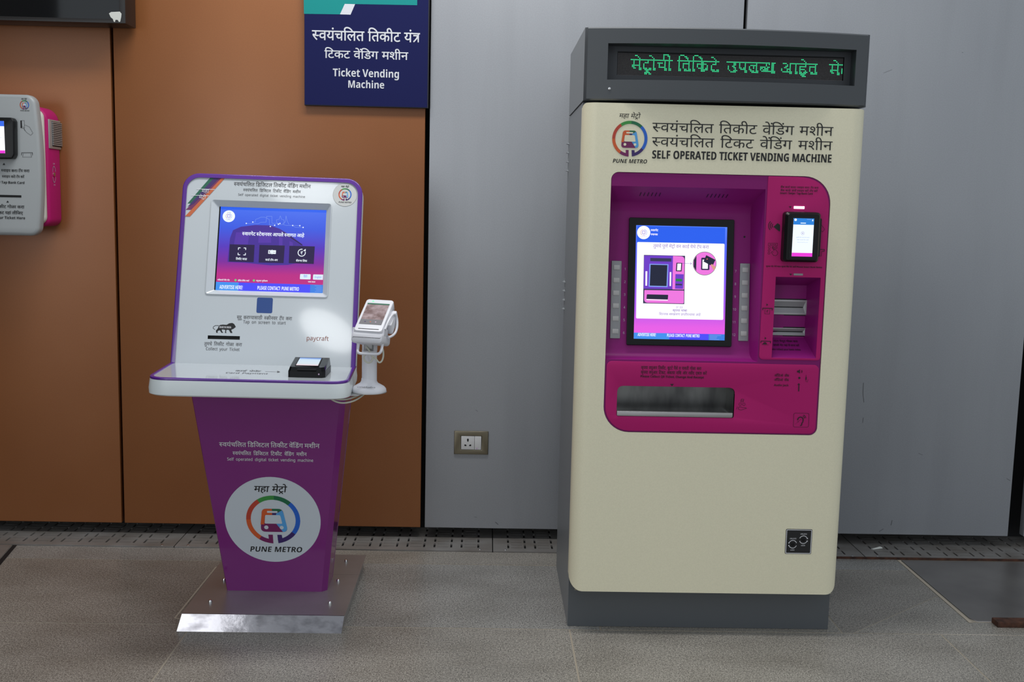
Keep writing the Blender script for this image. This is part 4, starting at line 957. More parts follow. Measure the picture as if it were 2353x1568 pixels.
e0 = [bm.verts.new((xr_, -.9425, zt0)), bm.verts.new((xr_, -.9425, zb0))]
bm.faces.new([V1[i] for i in range(len(V1))]+[]) if False else None
N = len(V1)
front = [bm.verts.new((xr_+.0005, -.9425, v_.co.z)) for v_ in V1]
for i in range(N-1): bm.faces.new((V1[i], front[i], front[i+1], V1[i+1]))
bmesh.ops.remove_doubles(bm, verts=bm.verts, dist=1e-5)
bmesh.ops.recalc_face_normals(bm, faces=bm.faces)
link('screen_recess', bm, 'recess_purple', tm, 'deep purple recess behind the screen', autos=True)
# speaker slots in the sloping ceiling of the recess
pA = Vector((0, prof[0][0], prof[0][1])); pB = Vector((0, prof[1][0], prof[1][1]))
FSP = Frame(pA, (1, 0, 0), pA-pB)
Ls = (pA-pB).length
for k in range(12):
    u_ = (1.894 if k < 6 else 2.099)+(k % 6)*.0118; pr = Print(FSP, .0012 if FSP.n.y < 0 else -.0012)
    pr.poly([(u_, -Ls*.62), (u_+.002, -Ls*.62), (u_+.004, -Ls*.38), (u_+.002, -Ls*.38)], 'black'); pr.build('speaker_slot', tm)
# screen
sf = [(-0.1296,0.0206),(0.1976,0.0204),(0.1953,0.4138),(-0.1303,0.4159)]
u0, u1, v0, v1 = (sf[0][0]+sf[3][0])/2, (sf[1][0]+sf[2][0])/2, (sf[0][1]+sf[1][1])/2, (sf[2][1]+sf[3][1])/2
plate('screen_frame', [rrect(u0, v0, u1, v1, .004, 3)], FTS, -.004, .010, 'black_gloss', tm, .0015, 'glossy black screen frame')
sa = [(-0.1076,0.0405),(0.1753,0.0406),(0.1729,0.3917),(-0.1090,0.3909)]
a0, a1, c0, c1_ = (sa[0][0]+sa[3][0])/2, (sa[1][0]+sa[2][0])/2, (sa[0][1]+sa[1][1])/2, (sa[2][1]+sa[3][1])/2
grad('machine_screen', [(0, (236, 92, 220)), (.16, (222, 90, 222)), (.3, (170, 84, 226)), (.7, (96, 96, 246)), (.85, (76, 104, 250)), (1, (84, 128, 250))], .92, 1.29, 1.1)
pr = Print(FTS, .0104)
pr.poly(bar(a0, a1, c0, c1_), 'machine_screen')
pr.shape(rrect(a0+.003, c1_-.052, a1-.006, c1_-.002, .003), 'e_dblue', 1)
lc = (-0.0847,0.3690); pr.disc(lc[0], lc[1], .0205, 'e_card', 2)
for a_, b_, m in ((100, 240, 'e_or'), (-50, 90, 'e_blue'), (250, 300, 'e_purple')): pr.stroke(ngon(lc[0], lc[1], .0095, 12, None, a_, b_), .0010, m, 3)
pr.stroke(rrect(lc[0]-.004, lc[1]-.004, lc[0]+.004, lc[1]+.005, .001, 2), .0014, 'e_purple', 3, True)
pr.text('PUNE METRO', lc[0]-.0105, lc[0]+.0105, lc[1]-.0142, .0018, 'e_text', lay=3)
pr.text('स्वारगेट', -0.0631,-0.0401,0.3739,0.0054, 'e_card', wt=.016, lay=3); pr.text('स्थानक', -0.0628,-0.0412,0.3610,0.0054, 'e_card', wt=.016, lay=3)
pr.shape(quadround([(-0.1024,0.1035),(0.1683,0.1042),(0.1667,0.3398),(-0.1043,0.3394)], .004), 'e_card', 2)
pr.text('तुमचे पुणे मेट्रो वन कार्ड येथे टॅप करा', -0.0545,0.1182,0.3236,0.0092, 'e_text', lay=3, gap=.24)
pr.text('01:53', 0.0209,0.0412,0.1377,0.0054, 'e_text', lay=3, wt=.008); pr.text('कृपया थांबा', 0.0103,0.0550,0.1274,0.0062, 'e_text', lay=3, wt=.01)
pr.text('शिल्लक समक्रमण प्रगतीपथावर आहे', -0.0315,0.0974,0.1150,0.0067, 'e_text', lay=3)
# picture of the machine front shown on the screen
pr.poly([(-0.0820,0.1505),(0.0461,0.1504),(0.0452,0.3001),(-0.0827,0.3001)], 'e_navy', 3)
pr.shape(quadround([(-0.0814,0.1957),(0.0087,0.1962),(0.0076,0.2993),(-0.0817,0.2981)], .001), 'e_purple', 4)
pr.shape(quadround([(0.0080,0.1954),(0.0439,0.1956),(0.0436,0.2981),(0.0076,0.2989)], [.002, .002, .012, .001]), 'e_pink', 4)
pr.shape(quadround([(-0.0791,0.1526),(0.0443,0.1524),(0.0440,0.1922),(-0.0786,0.1917)], [.012, .004, .002, .001]), 'e_pink', 4)
pr.poly([(-0.0626,0.2911),(0.0024,0.2911),(0.0026,0.2810),(-0.0624,0.2810)], 'e_navy', 5)
pr.poly([(-0.0660,0.2021),(-0.0071,0.2019),(-0.0060,0.2728),(-0.0649,0.2729)], 'e_line', 5); pr.poly([(-0.0627,0.2055),(-0.0105,0.2052),(-0.0093,0.2700),(-0.0614,0.2702)], 'e_dark', 6)
pr.poly([(-0.0760,0.2052),(-0.0708,0.2053),(-0.0711,0.2498),(-0.0766,0.2497)], 'e_card', 5); pr.poly([(-0.0010,0.2054),(0.0034,0.2055),(0.0034,0.2487),(-0.0014,0.2486)], 'e_card', 5)
pr.poly([(0.0175,0.2517),(0.0352,0.2514),(0.0366,0.2777),(0.0187,0.2780)], 'e_dark', 5); pr.poly([(0.0209,0.2544),(0.0324,0.2547),(0.0333,0.2756),(0.0217,0.2754)], 'e_card', 6)
pr.poly([(0.0161,0.1977),(0.0412,0.1975),(0.0422,0.2428),(0.0164,0.2429)], 'e_purple', 5); pr.poly([(0.0176,0.2207),(0.0373,0.2204),(0.0373,0.2285),(0.0178,0.2288)], 'e_dgreen', 6); pr.poly([(0.0172,0.2085),(0.0375,0.2082),(0.0377,0.2130),(0.0174,0.2130)], 'e_navy', 6)
pr.shape(quadround([(-0.0719,0.1642),(-0.0055,0.1635),(-0.0045,0.1784),(-0.0709,0.1786)], [.0004, .0004, .002, .002]), 'e_dark', 5); pr.poly([(-0.0718,0.1608),(-0.0054,0.1605),(-0.0055,0.1631),(-0.0719,0.1635)], 'e_card', 6)
pr.stroke([(0.0366,0.2764),(0.0651,0.2763)], .0010, 'e_text', 5); pr.stroke([(0.0610,0.2796),(0.0658,0.2763),(0.0611,0.2728)], .0010, 'e_text', 5)
cc = (0.1063,0.2773); pr.disc(cc[0], cc[1], .0368, 'e_dgreen', 4, 40); pr.disc(cc[0], cc[1], .0355, 'e_pink', 5, 40)
pr.poly([(cc[0]-.034, cc[1]-.010), (cc[0]-.034, cc[1]+.010), (cc[0]-.026, cc[1]+.024), (cc[0]-.026, cc[1]-.024)], 'e_dark', 6)
pr.shape(rrect(cc[0]-.011, cc[1]-.020, cc[0]+.015, cc[1]+.018, .003), 'e_black', 6); pr.poly(bar(cc[0]-.007, cc[0]+.010, cc[1]-.016, cc[1]+.012), 'e_card', 7)
pr.poly([(cc[0]-.004, cc[1]+.006), (cc[0]+.004, cc[1]+.026), (cc[0]+.033, cc[1]+.012), (cc[0]+.024, cc[1]-.008)], 'e_dark', 8)
pr.disc(cc[0]+.007, cc[1]+.014, .0022, 'e_or', 9, 10)
mt = emis('e_skin', (226, 160, 146), .95)
pr.shape([(cc[0]+.018, cc[1]-.004), (cc[0]+.022, cc[1]-.001), (cc[0]+.034, cc[1]-.009), (cc[0]+.0315, cc[1]-.018), (cc[0]+.027, cc[1]-.020)], 'e_skin', 9)
# banner
vb = (0.0335,0.0596)[1]
pr.poly(bar(a0, a0+.11, c0, vb), 'e_ban1', 2); pr.poly(bar(a0+.11, a1-.050, c0, vb), 'e_ban2', 2); pr.poly(bar(a1-.050, a1, c0, vb), 'e_ban3', 2)
pr.text('ADVERTISE HERE!', -0.0964,-0.0395,0.0492,0.0095, 'e_white', wt=.014, lay=3); pr.text('PLEASE CONTACT: PUNE METRO', -0.0056,0.0963,0.0484,0.0095, 'e_white', wt=.014, lay=3)
for i in range(4): pr.stroke([(a1-.047, vb-.004-.0042*i), (a1-.047+(.036, .024, .022, .030)[i], vb-.004-.0042*i)], .0014, 'e_line', 3)
pr.build('main_screen', tm, 'bright lit portrait screen')
# button strips
for side, pts, nums, bx, nx in (('l', [(-0.1815,0.0401),(-0.1490,0.0407),(-0.1510,0.2805),(-0.1808,0.2798)], range(1, 7), (1408, 1423.4), 1435), ('r', [(0.2189,0.0398),(0.2498,0.0404),(0.2494,0.2809),(0.2184,0.2802)], range(7, 13), None, 1690)):
    u0, u1 = (pts[0][0]+pts[3][0])/2, (pts[1][0]+pts[2][0])/2; v0, v1 = pts[0][1], pts[2][1]
    st = plate('button_strip', [rrect(u0, v0, u1, v1, .0015, 2)], FTS, -.002, .004, 'strip_grey', tm, .0008, 'left grey button strip' if side == 'l' else 'right grey button strip')
    for i, n in enumerate(nums):
        pr = Print(FTS, .0008)
        vc = v1-.0205-i*.0395 if side == 'l' else v1-.0205-i*.0395
        bm = bmesh.new(); bm_box(bm, FTS, u0+.0065, vc-.0075, .003, u1-.0055, vc+.0075, .0062, .0008); link('button', bm, 'key_grey', st, autos=True)
        nn = str(n); nu = u1+.009 if side == 'l' else u0-.0155-(.004 if n > 9 else 0)
        pr.text(nn, nu, nu+.0055*len(nn), vc-.008, .0075, 'print_lilac', wt=.004); pr.build('button_number', tm)
bm = bmesh.new(); q_ = (0.2347,0.3633); bm_loft(bm, lathe_loops(FTS, q_[0]-.004, q_[1], [(.003, .0002), (.003, .0012)], 12)); link('microphone_hole', bm, 'black', tm)
# small recess with note slots
YB = -.862
bx0, bz0 = r2q[0]; bx1, bz1 = r2q[2]
zc = (2.3869,0.9488)[1]
bm = bmesh.new()
P = lambda x, y, z: bm.verts.new((x, y, z))
A = [P(bx0-.0005, -.9442, bz0), P(bx1+.0005, -.9442, bz0), P(bx1+.0005, -.9442, bz1), P(bx0-.0005, -.9442, bz1)]
B = [P(bx0-.03, YB-.004, zc), P(bx1-.016, YB, zc), P(bx1-.016, YB, bz1-.03), P(bx0-.03, YB, bz1-.03)]
for i in range(4): bm.faces.new((A[i-1], A[i], B[i], B[i-1]))
bm.faces.new(B); bmesh.ops.recalc_face_normals(bm, faces=bm.faces)
link('note_recess', bm, 'recess_purple', tm, 'small purple recess with two slots', autos=False)
FNB = vert(YB)
TBo = [(2.3331,1.0220),(2.4402,1.0238),(2.4376,1.0688),(2.3307,1.0670)]; TBs = [(2.3311,0.9565),(2.4395,0.9587),(2.4383,0.9802),(2.3299,0.9794)]
for (P_, lab, k) in ((TBo, 'upper silver banknote slot', .008), (TBs, 'lower silver receipt slot', .004)):
    ul, ur, vl, vu = bx0-.022, P_[1][0], P_[0][1], P_[2][1]
    sl = plate('slot_mouth', [rrect(ul, vl, ur, vu, .003, 3), bar(ul+k, ur-k, vl+k*.75, vu-k*.75)], FNB, .0005, .006, 'slot_grey', tm, .0008, lab)
    plate('slot_black_rim', [rrect(ul-.003, vl-.003, ur+.003, vu+.003, .005, 3)], FNB, 0, .0018, 'black', sl, autos=False)  # black border plate around the slot mouth
    loft('slot_throat', [[FNB.P(a, b, .004) for a, b in bar(ul+k, ur-k, vl+k*.75, vu-k*.75)], [FNB.P(a, b, .0021) for a, b in bar(ul+k+.002, ur-k-.006, (vl+vu)/2-.0012, (vl+vu)/2+.0012)]], 'strip_grey', sl, cap0=False, cap1=True, autos=False)
    bm = bmesh.new(); bm_box(bm, FNB, ul+k, (vl+vu)/2-.0014, .0021, ur-k-.007, (vl+vu)/2+.0014, .0030); link('slot_gap', bm, 'black', sl)
# text on the lower slope of the recess
sA = Vector((bx0, -.9442, bz0)); sB = Vector((bx0, YB, zc))
FSL = Frame(sA, (1, 0, 0), sB-sA); ln = (sB-sA).length
pr = Print(FSL, .0010)
for i, t in enumerate(('Please collect your bank notes', 'कृपया आपके नोट यहां से प्राप्त करें', 'कृपया नोटा येथून गोळा करा')):
    pr.text(t, -.004 if i else .0, .098, ln*(.36+.2*i), ln*.085, 'print_maroon', wt=.01)
pr.build('recess_lettering', tm)
# tray
bm = bmesh.new()
ax0, az0 = tr[0]; ax1, az1 = tr[2]
Lf = [Vector((x, -.9442, z)) for x, z in tray]; Lb = [Vector((x, -.83, z)) for x, z in tray]
va = [bm.verts.new(v_) for v_ in Lf]; vb2 = [bm.verts.new(v_) for v_ in Lb]
for i in range(len(va)): bm.faces.new((va[i-1], va[i], vb2[i], vb2[i-1]))
bm.faces.new(vb2); bmesh.ops.recalc_face_normals(bm, faces=bm.faces)
link('collecting_tray', bm, 'tray_steel', tm, 'steel collecting tray', autos=True)
plate('tray_lip', [quadround([(ax0+.001, az0+.001), (ax1-.004, az0+.001), (ax1-.004, az0+.0155), (ax0+.001, az0+.0155)], [.004, .006, .0008, .0008])], FTF, -.010, .0022, 'steel_brushed', tm, .001, 'bright steel lip of the tray')
# card reader on the magenta panel
rdr = [(2.3183,1.1901),(2.4279,1.1917),(2.4280,1.3396),(2.4258,1.3428),(2.3172,1.3430)]
rx0, rx1, rz0, rz1 = 2.3235, 2.4322, (2.3733,1.1912)[1], (2.3715,1.3422)[1]
FR = Frame(((rx0+rx1)/2, -.9455, (rz0+rz1)/2), (1, 0, 0), (0, .0, 1))
hw, hh = .0545, (rz1-rz0)/2
rr_ = loft('card_reader', [[FR.P(a, b, .0) for a, b in rrect(-hw, -hh, hw, hh, .010, 4)], [FR.P(a, b, .026) for a, b in rrect(-hw+.001, -hh+.001, hw-.001, hh-.001, .010, 4)], [FR.P(a, b, .034) for a, b in rrect(-hw+.008, -hh+.007, hw-.007, hh-.007, .006, 4)]], 'black', tm, label='black bank card reader with a lit screen', autos=False)
plate('reader_flange', [rrect(-.5*hw, -hh+.018, hw+.0055, hh-.018, .004, 3)], FR, .004, .020, 'black_gloss', rr_, .001)
plate('reader_glass', [rrect(-hw+.016, -hh+.010, hw-.010, hh-.010, .004, 3)], FR, .033, .0352, 'black_gloss', rr_)
scp = [(2.3450,1.2081),(2.4113,1.2079),(2.4110,1.3236),(2.3447,1.3240)]
su0, su1 = -.0305, .0315; sv0, sv1 = -hh+.018, hh-.019
pr = Print(FR, .0356)
pr.poly(bar(su0, su1, sv0, sv1), 'e_white'); pr.poly(bar(su0, su1, sv1-.019, sv1), 'e_sky', 1); pr.poly(bar(su0, su1, sv0, sv0+.011), 'e_mag', 1)
pr.disc(su0+.006, sv1-.0048, .0038, 'e_white', 2, 12); pr.rect(-.009, sv1-.0155, .007, sv1-.0130, 'e_white', 2); pr.rect(su1-.006, sv1-.008, su1-.003, sv1-.003, 'e_white', 2); pr.rect(su1-.022, sv1-.0035, su1-.010, sv1-.0022, 'e_line', 2)
pr.stroke(ngon(-.001, .012, .0048, 14), .0006, 'e_text', 2, True); pr.disc(-.001, .012, .0015, 'e_text', 2, 8)
for i, t in enumerate(('तुम्ही येथे कार्ड टॅप करा', 'यहां कार्ड टैप करें', 'Please tap the card')): pr.text(t, -.020+.002*i, .020-.002*i, -.0015-.0072*i, .0020, 'e_line', lay=2)
pr.build('reader_screen', rr_, 'lit white screen with blue header')
# lights beside arrows
FM = FTF; WM = .0012
bxl = [(2.3564,1.3514),(2.3878,1.3521),(2.3874,1.3588),(2.3561,1.3581)]
box('status_light', FTF, bxl[0][0], bxl[0][1], .0005, bxl[1][0], bxl[2][1], .0022, 'e_hot', tm, label='bright white status light above the card reader')
bxl = [(2.3667,1.1501),(2.3950,1.1507),(2.3947,1.1560),(2.3664,1.1554)]
box('status_light', FTF, bxl[0][0], bxl[0][1], .0005, bxl[1][0], bxl[2][1], .0016, 'strip_grey', tm, label='unlit grey status light below the card reader')
pr = Print(FTF, WM); M_ = 'print_maroon'
pr.text('बँक कार्ड घाला/ स्वाइप करा/ टॅप करा', 2.3125,2.4274,1.4125,0.0052, M_, wt=.010); pr.text('बैंक कार्ड/ डालें स्वाइप करें /टॅप करें', 2.3131,2.4249,1.4026,0.0052, M_, wt=.010)
pr.text('Insert / Swipe / Tap Bank Card', 2.3118,2.4113,1.3943,0.0060, M_, wt=.014)
pr.text('कृपया नोट येथे घाला कृपया बैंक नोट डालें Please Insert Bank Notes', 2.2806,2.4526,1.1739,0.0040, M_, wt=.014)
for P_ in ([(2.3407,1.3581),(2.3494,1.3583),(2.3454,1.3529)], [(2.3533,1.1548),(2.3618,1.1550),(2.3578,1.1494)], [(2.2883,1.0627),(2.2887,1.0547),(2.2935,1.0588)], [(2.2883,0.9597),(2.2887,0.9516),(2.2939,0.9557)], [(2.0033,0.8082),(2.0151,0.8085),(2.0096,0.8013)]): pr.poly(P_, M_, 1)
wv = (2.2984,1.2990)
for rr in (.007, .0125, .018): pr.stroke(ngon(wv[0]+.002, wv[1], rr, 9, None, 135, 225), .0022, M_, 1)
pr.poly([(2.2973,1.2955),(2.3092,1.3069),(2.3168,1.3018),(2.3179,1.2822),(2.3138,1.2834)], 'print_black', 1)
# keypad with hand
pr.stroke([(2.2846,1.2463),(2.3118,1.2463),(2.3122,1.2387),(2.2843,1.2388)], .0009, M_, 1, True)
for k in range(4): pr.disc(*[((2.2905,1.2427)[0]+k*.0052), (2.2905,1.2427)[1]], .0014, M_, 2, 8)
for (px_, py_) in [(2.2880,1.2329), (2.2878,1.2244), (2.2878,1.2158), (2.2993,1.2328), (2.3086,1.2330)]: pr.stroke(ngon(px_, py_, .0032, 10), .0009, M_, 1, True)
pr.stroke([(2.2978,1.2351),(2.3024,1.2240),(2.3034,1.2293),(2.3090,1.2255),(2.3146,1.2190),(2.3136,1.2124),(2.3085,1.2083),(2.3018,1.2095),(2.2947,1.2186),(2.2972,1.2213),(2.3013,1.2187)], .0011, M_, 1)
pr.stroke([(2.4345,1.3070),(2.4397,1.3084),(2.4540,1.2917),(2.4478,1.2837),(2.4353,1.2939)], .0009, M_, 1)
pr.stroke([(2.4353,1.2253),(2.4350,1.2308),(2.4563,1.2306),(2.4560,1.2249),(2.4500,1.2252)], .0018, M_, 1); pr.stroke([(2.4380,1.2256),(2.4375,1.2111),(2.4482,1.2106),(2.4486,1.2252)], .0009, M_, 1)
pr.stroke([(2.2780,1.0418),(2.2777,1.0481),(2.3071,1.0478),(2.3067,1.0417)], .0024, M_, 1); pr.stroke([(2.2845,1.0460),(2.2846,1.0306),(2.2993,1.0302),(2.2996,1.0463)], .0009, M_, 1); pr.text('₹', 2.2892,2.2948,1.0340,0.0083, M_)
pr.stroke([(2.2772,0.9406),(2.2776,0.9467),(2.3071,0.9462),(2.3067,0.9405)], .0024, M_, 1); pr.poly([(2.2821,0.9373),(2.2858,0.9421),(2.2891,0.9439),(2.2939,0.9423),(2.2969,0.9370)], M_, 1); pr.stroke([(2.2801,0.9360),(2.3017,0.9350)], .0009, M_, 1)
# bottom panel
pr.text('कृपया क्यूआर तिकीट, सुट्टे पैसे व पावती गोळा करा', 1.9121,2.0974,0.8534,0.0085, M_, wt=.010, gap=.4); pr.text('कृपया क्यूआर टिकट, बकाया राशि और रसीद एकत्र करें', 1.9122,2.1148,0.8388,0.0085, M_, wt=.010, gap=.4)
pr.text('Please Collect QR Ticket, Change And Receipt', 1.9106,2.1071,0.8272,0.0068, M_, wt=.012)
pr.text('ऑडिओ जॅक', 2.3239,2.3699,0.8375,0.0068, M_, wt=.010, gap=.4); pr.text('ऑडिओ जॅक', 2.3241,2.3700,0.8238,0.0068, M_, wt=.010, gap=.4); pr.text('Audio Jack', 2.3246,2.3702,0.8077,0.0065, M_, wt=.010)
pr.poly([(2.3938,0.8571),(2.3974,0.8572),(2.4026,0.8613),(2.4033,0.8481),(2.3977,0.8518),(2.3941,0.8517)], M_, 1)
sp_ = (2.4030,0.8546)
for rr in (.004, .0062): pr.stroke(ngon(sp_[0]+.0008, sp_[1], rr, 7, None, -45, 45), .0011, M_, 1)
dd = (2.4021,0.8346); pr.disc(dd[0], dd[1], .0034, 'print_black', 1, 16)
pr.stroke([(2.4024,0.7926),(2.4020,0.8152)], .0032, M_, 1); pr.poly([(2.3969,0.8130),(2.4059,0.8132),(2.4014,0.8186)], M_, 1)
pr.stroke([(2.4227,0.8441),(2.4229,0.8373)], .0011, M_, 1); pr.stroke([(2.4231,0.8373),(2.4229,0.8292)], .0034, M_, 1); pr.stroke([(2.4229,0.8292),(2.4232,0.8237),(2.4278,0.8225),(2.4295,0.8306)], .0008, M_, 1)
# coins falling into a hand
pr.stroke([(2.2173,0.7382),(2.2226,0.7413),(2.2309,0.7384),(2.2376,0.7385),(2.2435,0.7370),(2.2338,0.7330),(2.2258,0.7307),(2.2190,0.7327)], .0011, M_, 1, True); pr.stroke([(2.2122,0.7326),(2.2145,0.7415)], .0009, M_, 1)
for q_ in ((2.2229,0.7492), (2.2344,0.7491)): pr.stroke(ngon(q_[0], q_[1], .0042, 10), .0009, M_, 1, True)
pr.stroke([(2.2255,0.7649),(2.2336,0.7647),(2.2320,0.7562),(2.2245,0.7567)], .0011, M_, 1, True); pr.stroke([(2.2257,0.7608),(2.2325,0.7603)], .0009, M_, 1)
# ear symbol in a rounded frame
eb = [(2.3919,0.6804),(2.4394,0.6805),(2.4385,0.7244),(2.3911,0.7242)]
pr.stroke(quadround(eb, .005, 3), .0010, M_, 1, True)
ec = (2.4129,0.7034)
pr.stroke(ngon(ec[0], ec[1], .0085, 14, None, 190, -10), .0034, M_, 1); pr.stroke([(2.4217,0.7035),(2.4207,0.6967),(2.4176,0.6918),(2.4179,0.6870),(2.4132,0.6847)], .0030, M_, 1)
for rr in (.0125, .0165): pr.stroke(ngon(ec[0]+.001, ec[1]+.001, rr, 8, None, 62, 18), .0020, M_, 1)
for k in range(5): pr.disc(ec[0]-.0145+.0038*k, ec[1]-.0130+.0034*k, (.0008, .0009, .0016, .0010, .0009)[k], M_, 1, 8)
pr.build('panel_lettering', tm, 'dark lettering and symbols on the magenta panels')
# print on the beige door
pr = Print(FTF, .0006); K = 'print_black'
pr.text('स्वयंचलित तिकीट वेंडिंग मशीन', 1.9186,2.4618,1.5699,0.0261, K, wt=-.002, gap=.34)
pr.text('स्वयंचलित टिकट वेंडिंग मशीन', 1.9190,2.4619,1.5274,0.0262, K, wt=-.002, gap=.38)
pr.text('SELF OPERATED TICKET VENDING MACHINE', 1.9204,2.4632,1.4911,0.0239, K, wt=.018, gap=.28)
lo = (1.8526,1.5475); logo(pr, lo[0], lo[1], .0528, bw=.002, bg='beige')
pr.build('door_lettering', tm, 'black lettering and train emblem on the beige door')
# lock label
lb = [(2.3886,0.2737),(2.4723,0.2736),(2.4697,0.3541),(2.3865,0.3542)]
lz = new_empty('lock_label', (2.35, -.945, .3)); lz.parent = tm; lz.location = Vector((2.35, -.945, .3))-Vector(tm.location); lz['label'] = 'black square lock label'
lx0, lx1, lz0, lz1 = (lb[0][0]+lb[3][0])/2, (lb[1][0]+lb[2][0])/2, (lb[0][1]+lb[1][1])/2, (lb[2][1]+lb[3][1])/2
plate('label_plate', [rrect(lx0, lz0, lx1, lz1, .004, 3)], FTF, -.001, .0008, 'print_black', lz, autos=False)
pr = Print(FTF, .0012)
pr.shape([rrect(lx0+.0015, lz0+.0015, lx1-.0015, lz1-.0015, .003, 3), rrect(lx0+.0035, lz0+.0035, lx1-.0035, lz1-.0035, .002, 3)], 'print_white')
for q_, s_ in (((2.4109,0.3052), -1), ((2.4438,0.3204), 1)):
    for a_, b_ in ((20, 160), (200, 340)): pr.stroke(ngon(q_[0], q_[1], .0125, 10, None, a_, b_), .0018, 'print_white')
    for sy in (-1, 1): pr.disc(q_[0]+s_*.0122, q_[1]+sy*.0042, .0019, 'print_white', 1, 8)
    pr.text('UNLOCK', q_[0]-.0105, q_[0]+.0105, q_[1]+.0165, .0040, 'print_white', wt=.008); pr.text('LOCK', q_[0]-.0065, q_[0]+.0065, q_[1]-.0205, .0040, 'print_white', wt=.008)
pr.stroke([((2.4109,0.3052)[0]-.003, (2.4109,0.3052)[1]+.006), ((2.4109,0.3052)[0]+.002, (2.4109,0.3052)[1]+.005), ((2.4109,0.3052)[0]+.001, (2.4109,0.3052)[1]-.001), ((2.4109,0.3052)[0], (2.4109,0.3052)[1]-.007)], .0010, 'print_grey', 1)
pr.build('label_print', lz)
for q_ in ((2.4109,0.3052), (2.4438,0.3204)):
    loft('key_hole', lathe_loops(FTF, q_[0], q_[1], [(.0062, .0014), (.0062, .0022), (.0045, .0026)], 16), 'black', lz)
# head with the display: curved front
hz0, hz1 = 1.6595, 1.8715; HY0 = -.925; HB = .046
def hy(x): t = (x-CX)/((X1-X0)/2+.004); return HY0-HB*(1-t*t)
wx0, wx1, wz0, wz1 = 1.7795, 2.5215, 1.7195, 1.8245
def wpt(x, z): return (x, hy(x), z)
XS = sorted(set([round(X0+.008+(X1-X0-.016)*i/26, 5) for i in range(27)]+[wx0, wx1])); XS = [x for x in XS if x in (wx0, wx1) or min(abs(x-wx0), abs(x-wx1)) > .006]
ZS = [hz0, hz0+.004, wz0, wz1, hz1-.004, hz1]
ed = lambda z: .004 if z in (hz0, hz1) else 0
bm = bmesh.new(); G = {}
for i, x in enumerate(XS):
    for j, z in enumerate(ZS): G[i, j] = bm.verts.new((x, hy(x)+ed(z), z))
for i in range(len(XS)-1):
    for j in range(len(ZS)-1):
        if wx0-1e-6 <= XS[i] < wx1-1e-6 and j == 2: continue
        bm.faces.new((G[i, j], G[i+1, j], G[i+1, j+1], G[i, j+1]))
n = len(XS)-1; YBK = -.345
# chamfered upright edges and sides
for s_, i in ((X0, 0), (X1, n)):
    c_e = [bm.verts.new((s_, hy(XS[i])+.010, z)) for z in ZS]; bk = [bm.verts.new((s_, YBK, z)) for z in ZS]
    for j in range(len(ZS)-1):
        bm.faces.new((G[i, j], c_e[j], c_e[j+1], G[i, j+1])); bm.faces.new((c_e[j], bk[j], bk[j+1], c_e[j+1]))
    if s_ == X0: cl_, bl_ = c_e, bk
    else: cr_, br_ = c_e, bk
for j, flip in ((0, 1), (len(ZS)-1, 0)):
    ring = [cl_[j]]+[G[i, j] for i in range(n+1)]+[cr_[j], br_[j], bl_[j]]
    bm.faces.new(ring)
for j in range(len(ZS)-1): bm.faces.new((bl_[j], br_[j], br_[j+1], bl_[j+1]))
bmesh.ops.recalc_face_normals(bm, faces=bm.faces)
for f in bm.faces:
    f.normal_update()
    if abs(f.normal.x) > .97: f.material_index = 1  # side faces get the lightened copy of the grey
link('head_housing', bm, ['machine_grey', 'machine_grey_lit'], tm, 'dark grey curved head housing', autos=True)
# window recess
wi = [i for i, x in enumerate(XS) if wx0-1e-6 <= x <= wx1+1e-6]
YL = -.888
lx0, lx1, lzz0, lzz1 = 1.8139, 2.5019, 1.7395, 1.8092
bm = bmesh.new()
tp = [bm.verts.new((XS[i], hy(XS[i])+.0003, wz1)) for i in wi]; bt = [bm.verts.new((XS[i], hy(XS[i])+.0003, wz0)) for i in wi]
tb = [bm.verts.new((XS[i], YL, wz1)) for i in wi]; bb = [bm.verts.new((XS[i], YL, wz0)) for i in wi]
for k in range(len(wi)-1):
    bm.faces.new((tp[k], tp[k+1], tb[k+1], tb[k])); bm.faces.new((bt[k], bb[k], bb[k+1], bt[k+1]))
bm.faces.new((tp[0], tb[0], bb[0], bt[0])); bm.faces.new((tp[-1], bt[-1], bb[-1], tb[-1]))
bmesh.ops.recalc_face_normals(bm, faces=bm.faces)
link('window_reveal', bm, 'machine_grey_dark', tm, 'inner sides of the display window', autos=False)
FL_ = vert(YL)
plate('display_surround', [[(wx0, wz0), (wx1, wz0), (wx1, wz1), (wx0, wz1)], [(lx0, lzz0), (lx1, lzz0), (lx1, lzz1), (lx0, lzz1)]], FL_, -.004, 0, 'machine_grey_dark', tm, autos=False)
bm = bmesh.new(); bm_box(bm, FL_, lx0-.002, lzz0-.002, -.012, lx1+.002, lzz1+.002, -.006); dp = link('display_board', bm, 'black', tm, 'black board of the dot display')
# dot matrix: rows 0..15, columns 0..159
LIT = set()
def on(rows, cols):
    for r_ in rows:
        for c_ in cols: LIT.add((r_, c_))
Rr = lambda a, b: range(a, b+1)
on([4], Rr(9, 38)); on([1], [12, 13]); on([2], [14]); on([3], [15]); on(Rr(5, 10), [11]); on(Rr(5, 11), [15]); on([10, 11], [15, 16]); on([8], Rr(10, 15)); on([9], [10]); on([10], [12])
on([5, 6], [21]); on([6], [19, 20]); on([7, 8, 9], [18]); on([10], [18, 19, 20, 22, 23]); on([11], Rr(19, 23)); on([12], [20, 21]); on([13], Rr(19, 22)); on([14], [19, 20, 22, 23])
on([1], [22, 23]); on([2], [24]); on(Rr(3, 11), [25]); on([10, 11], [26])
on([6], Rr(28, 31)); on([7, 8, 9], [29]); on([9], Rr(29, 33)); on(Rr(5, 11), [33]); on([10, 11], [34]); on(Rr(0, 3), [32]); on([0], Rr(32, 35)); on([1], [35]); on(Rr(1, 11), [36]); on([10, 11], [37])
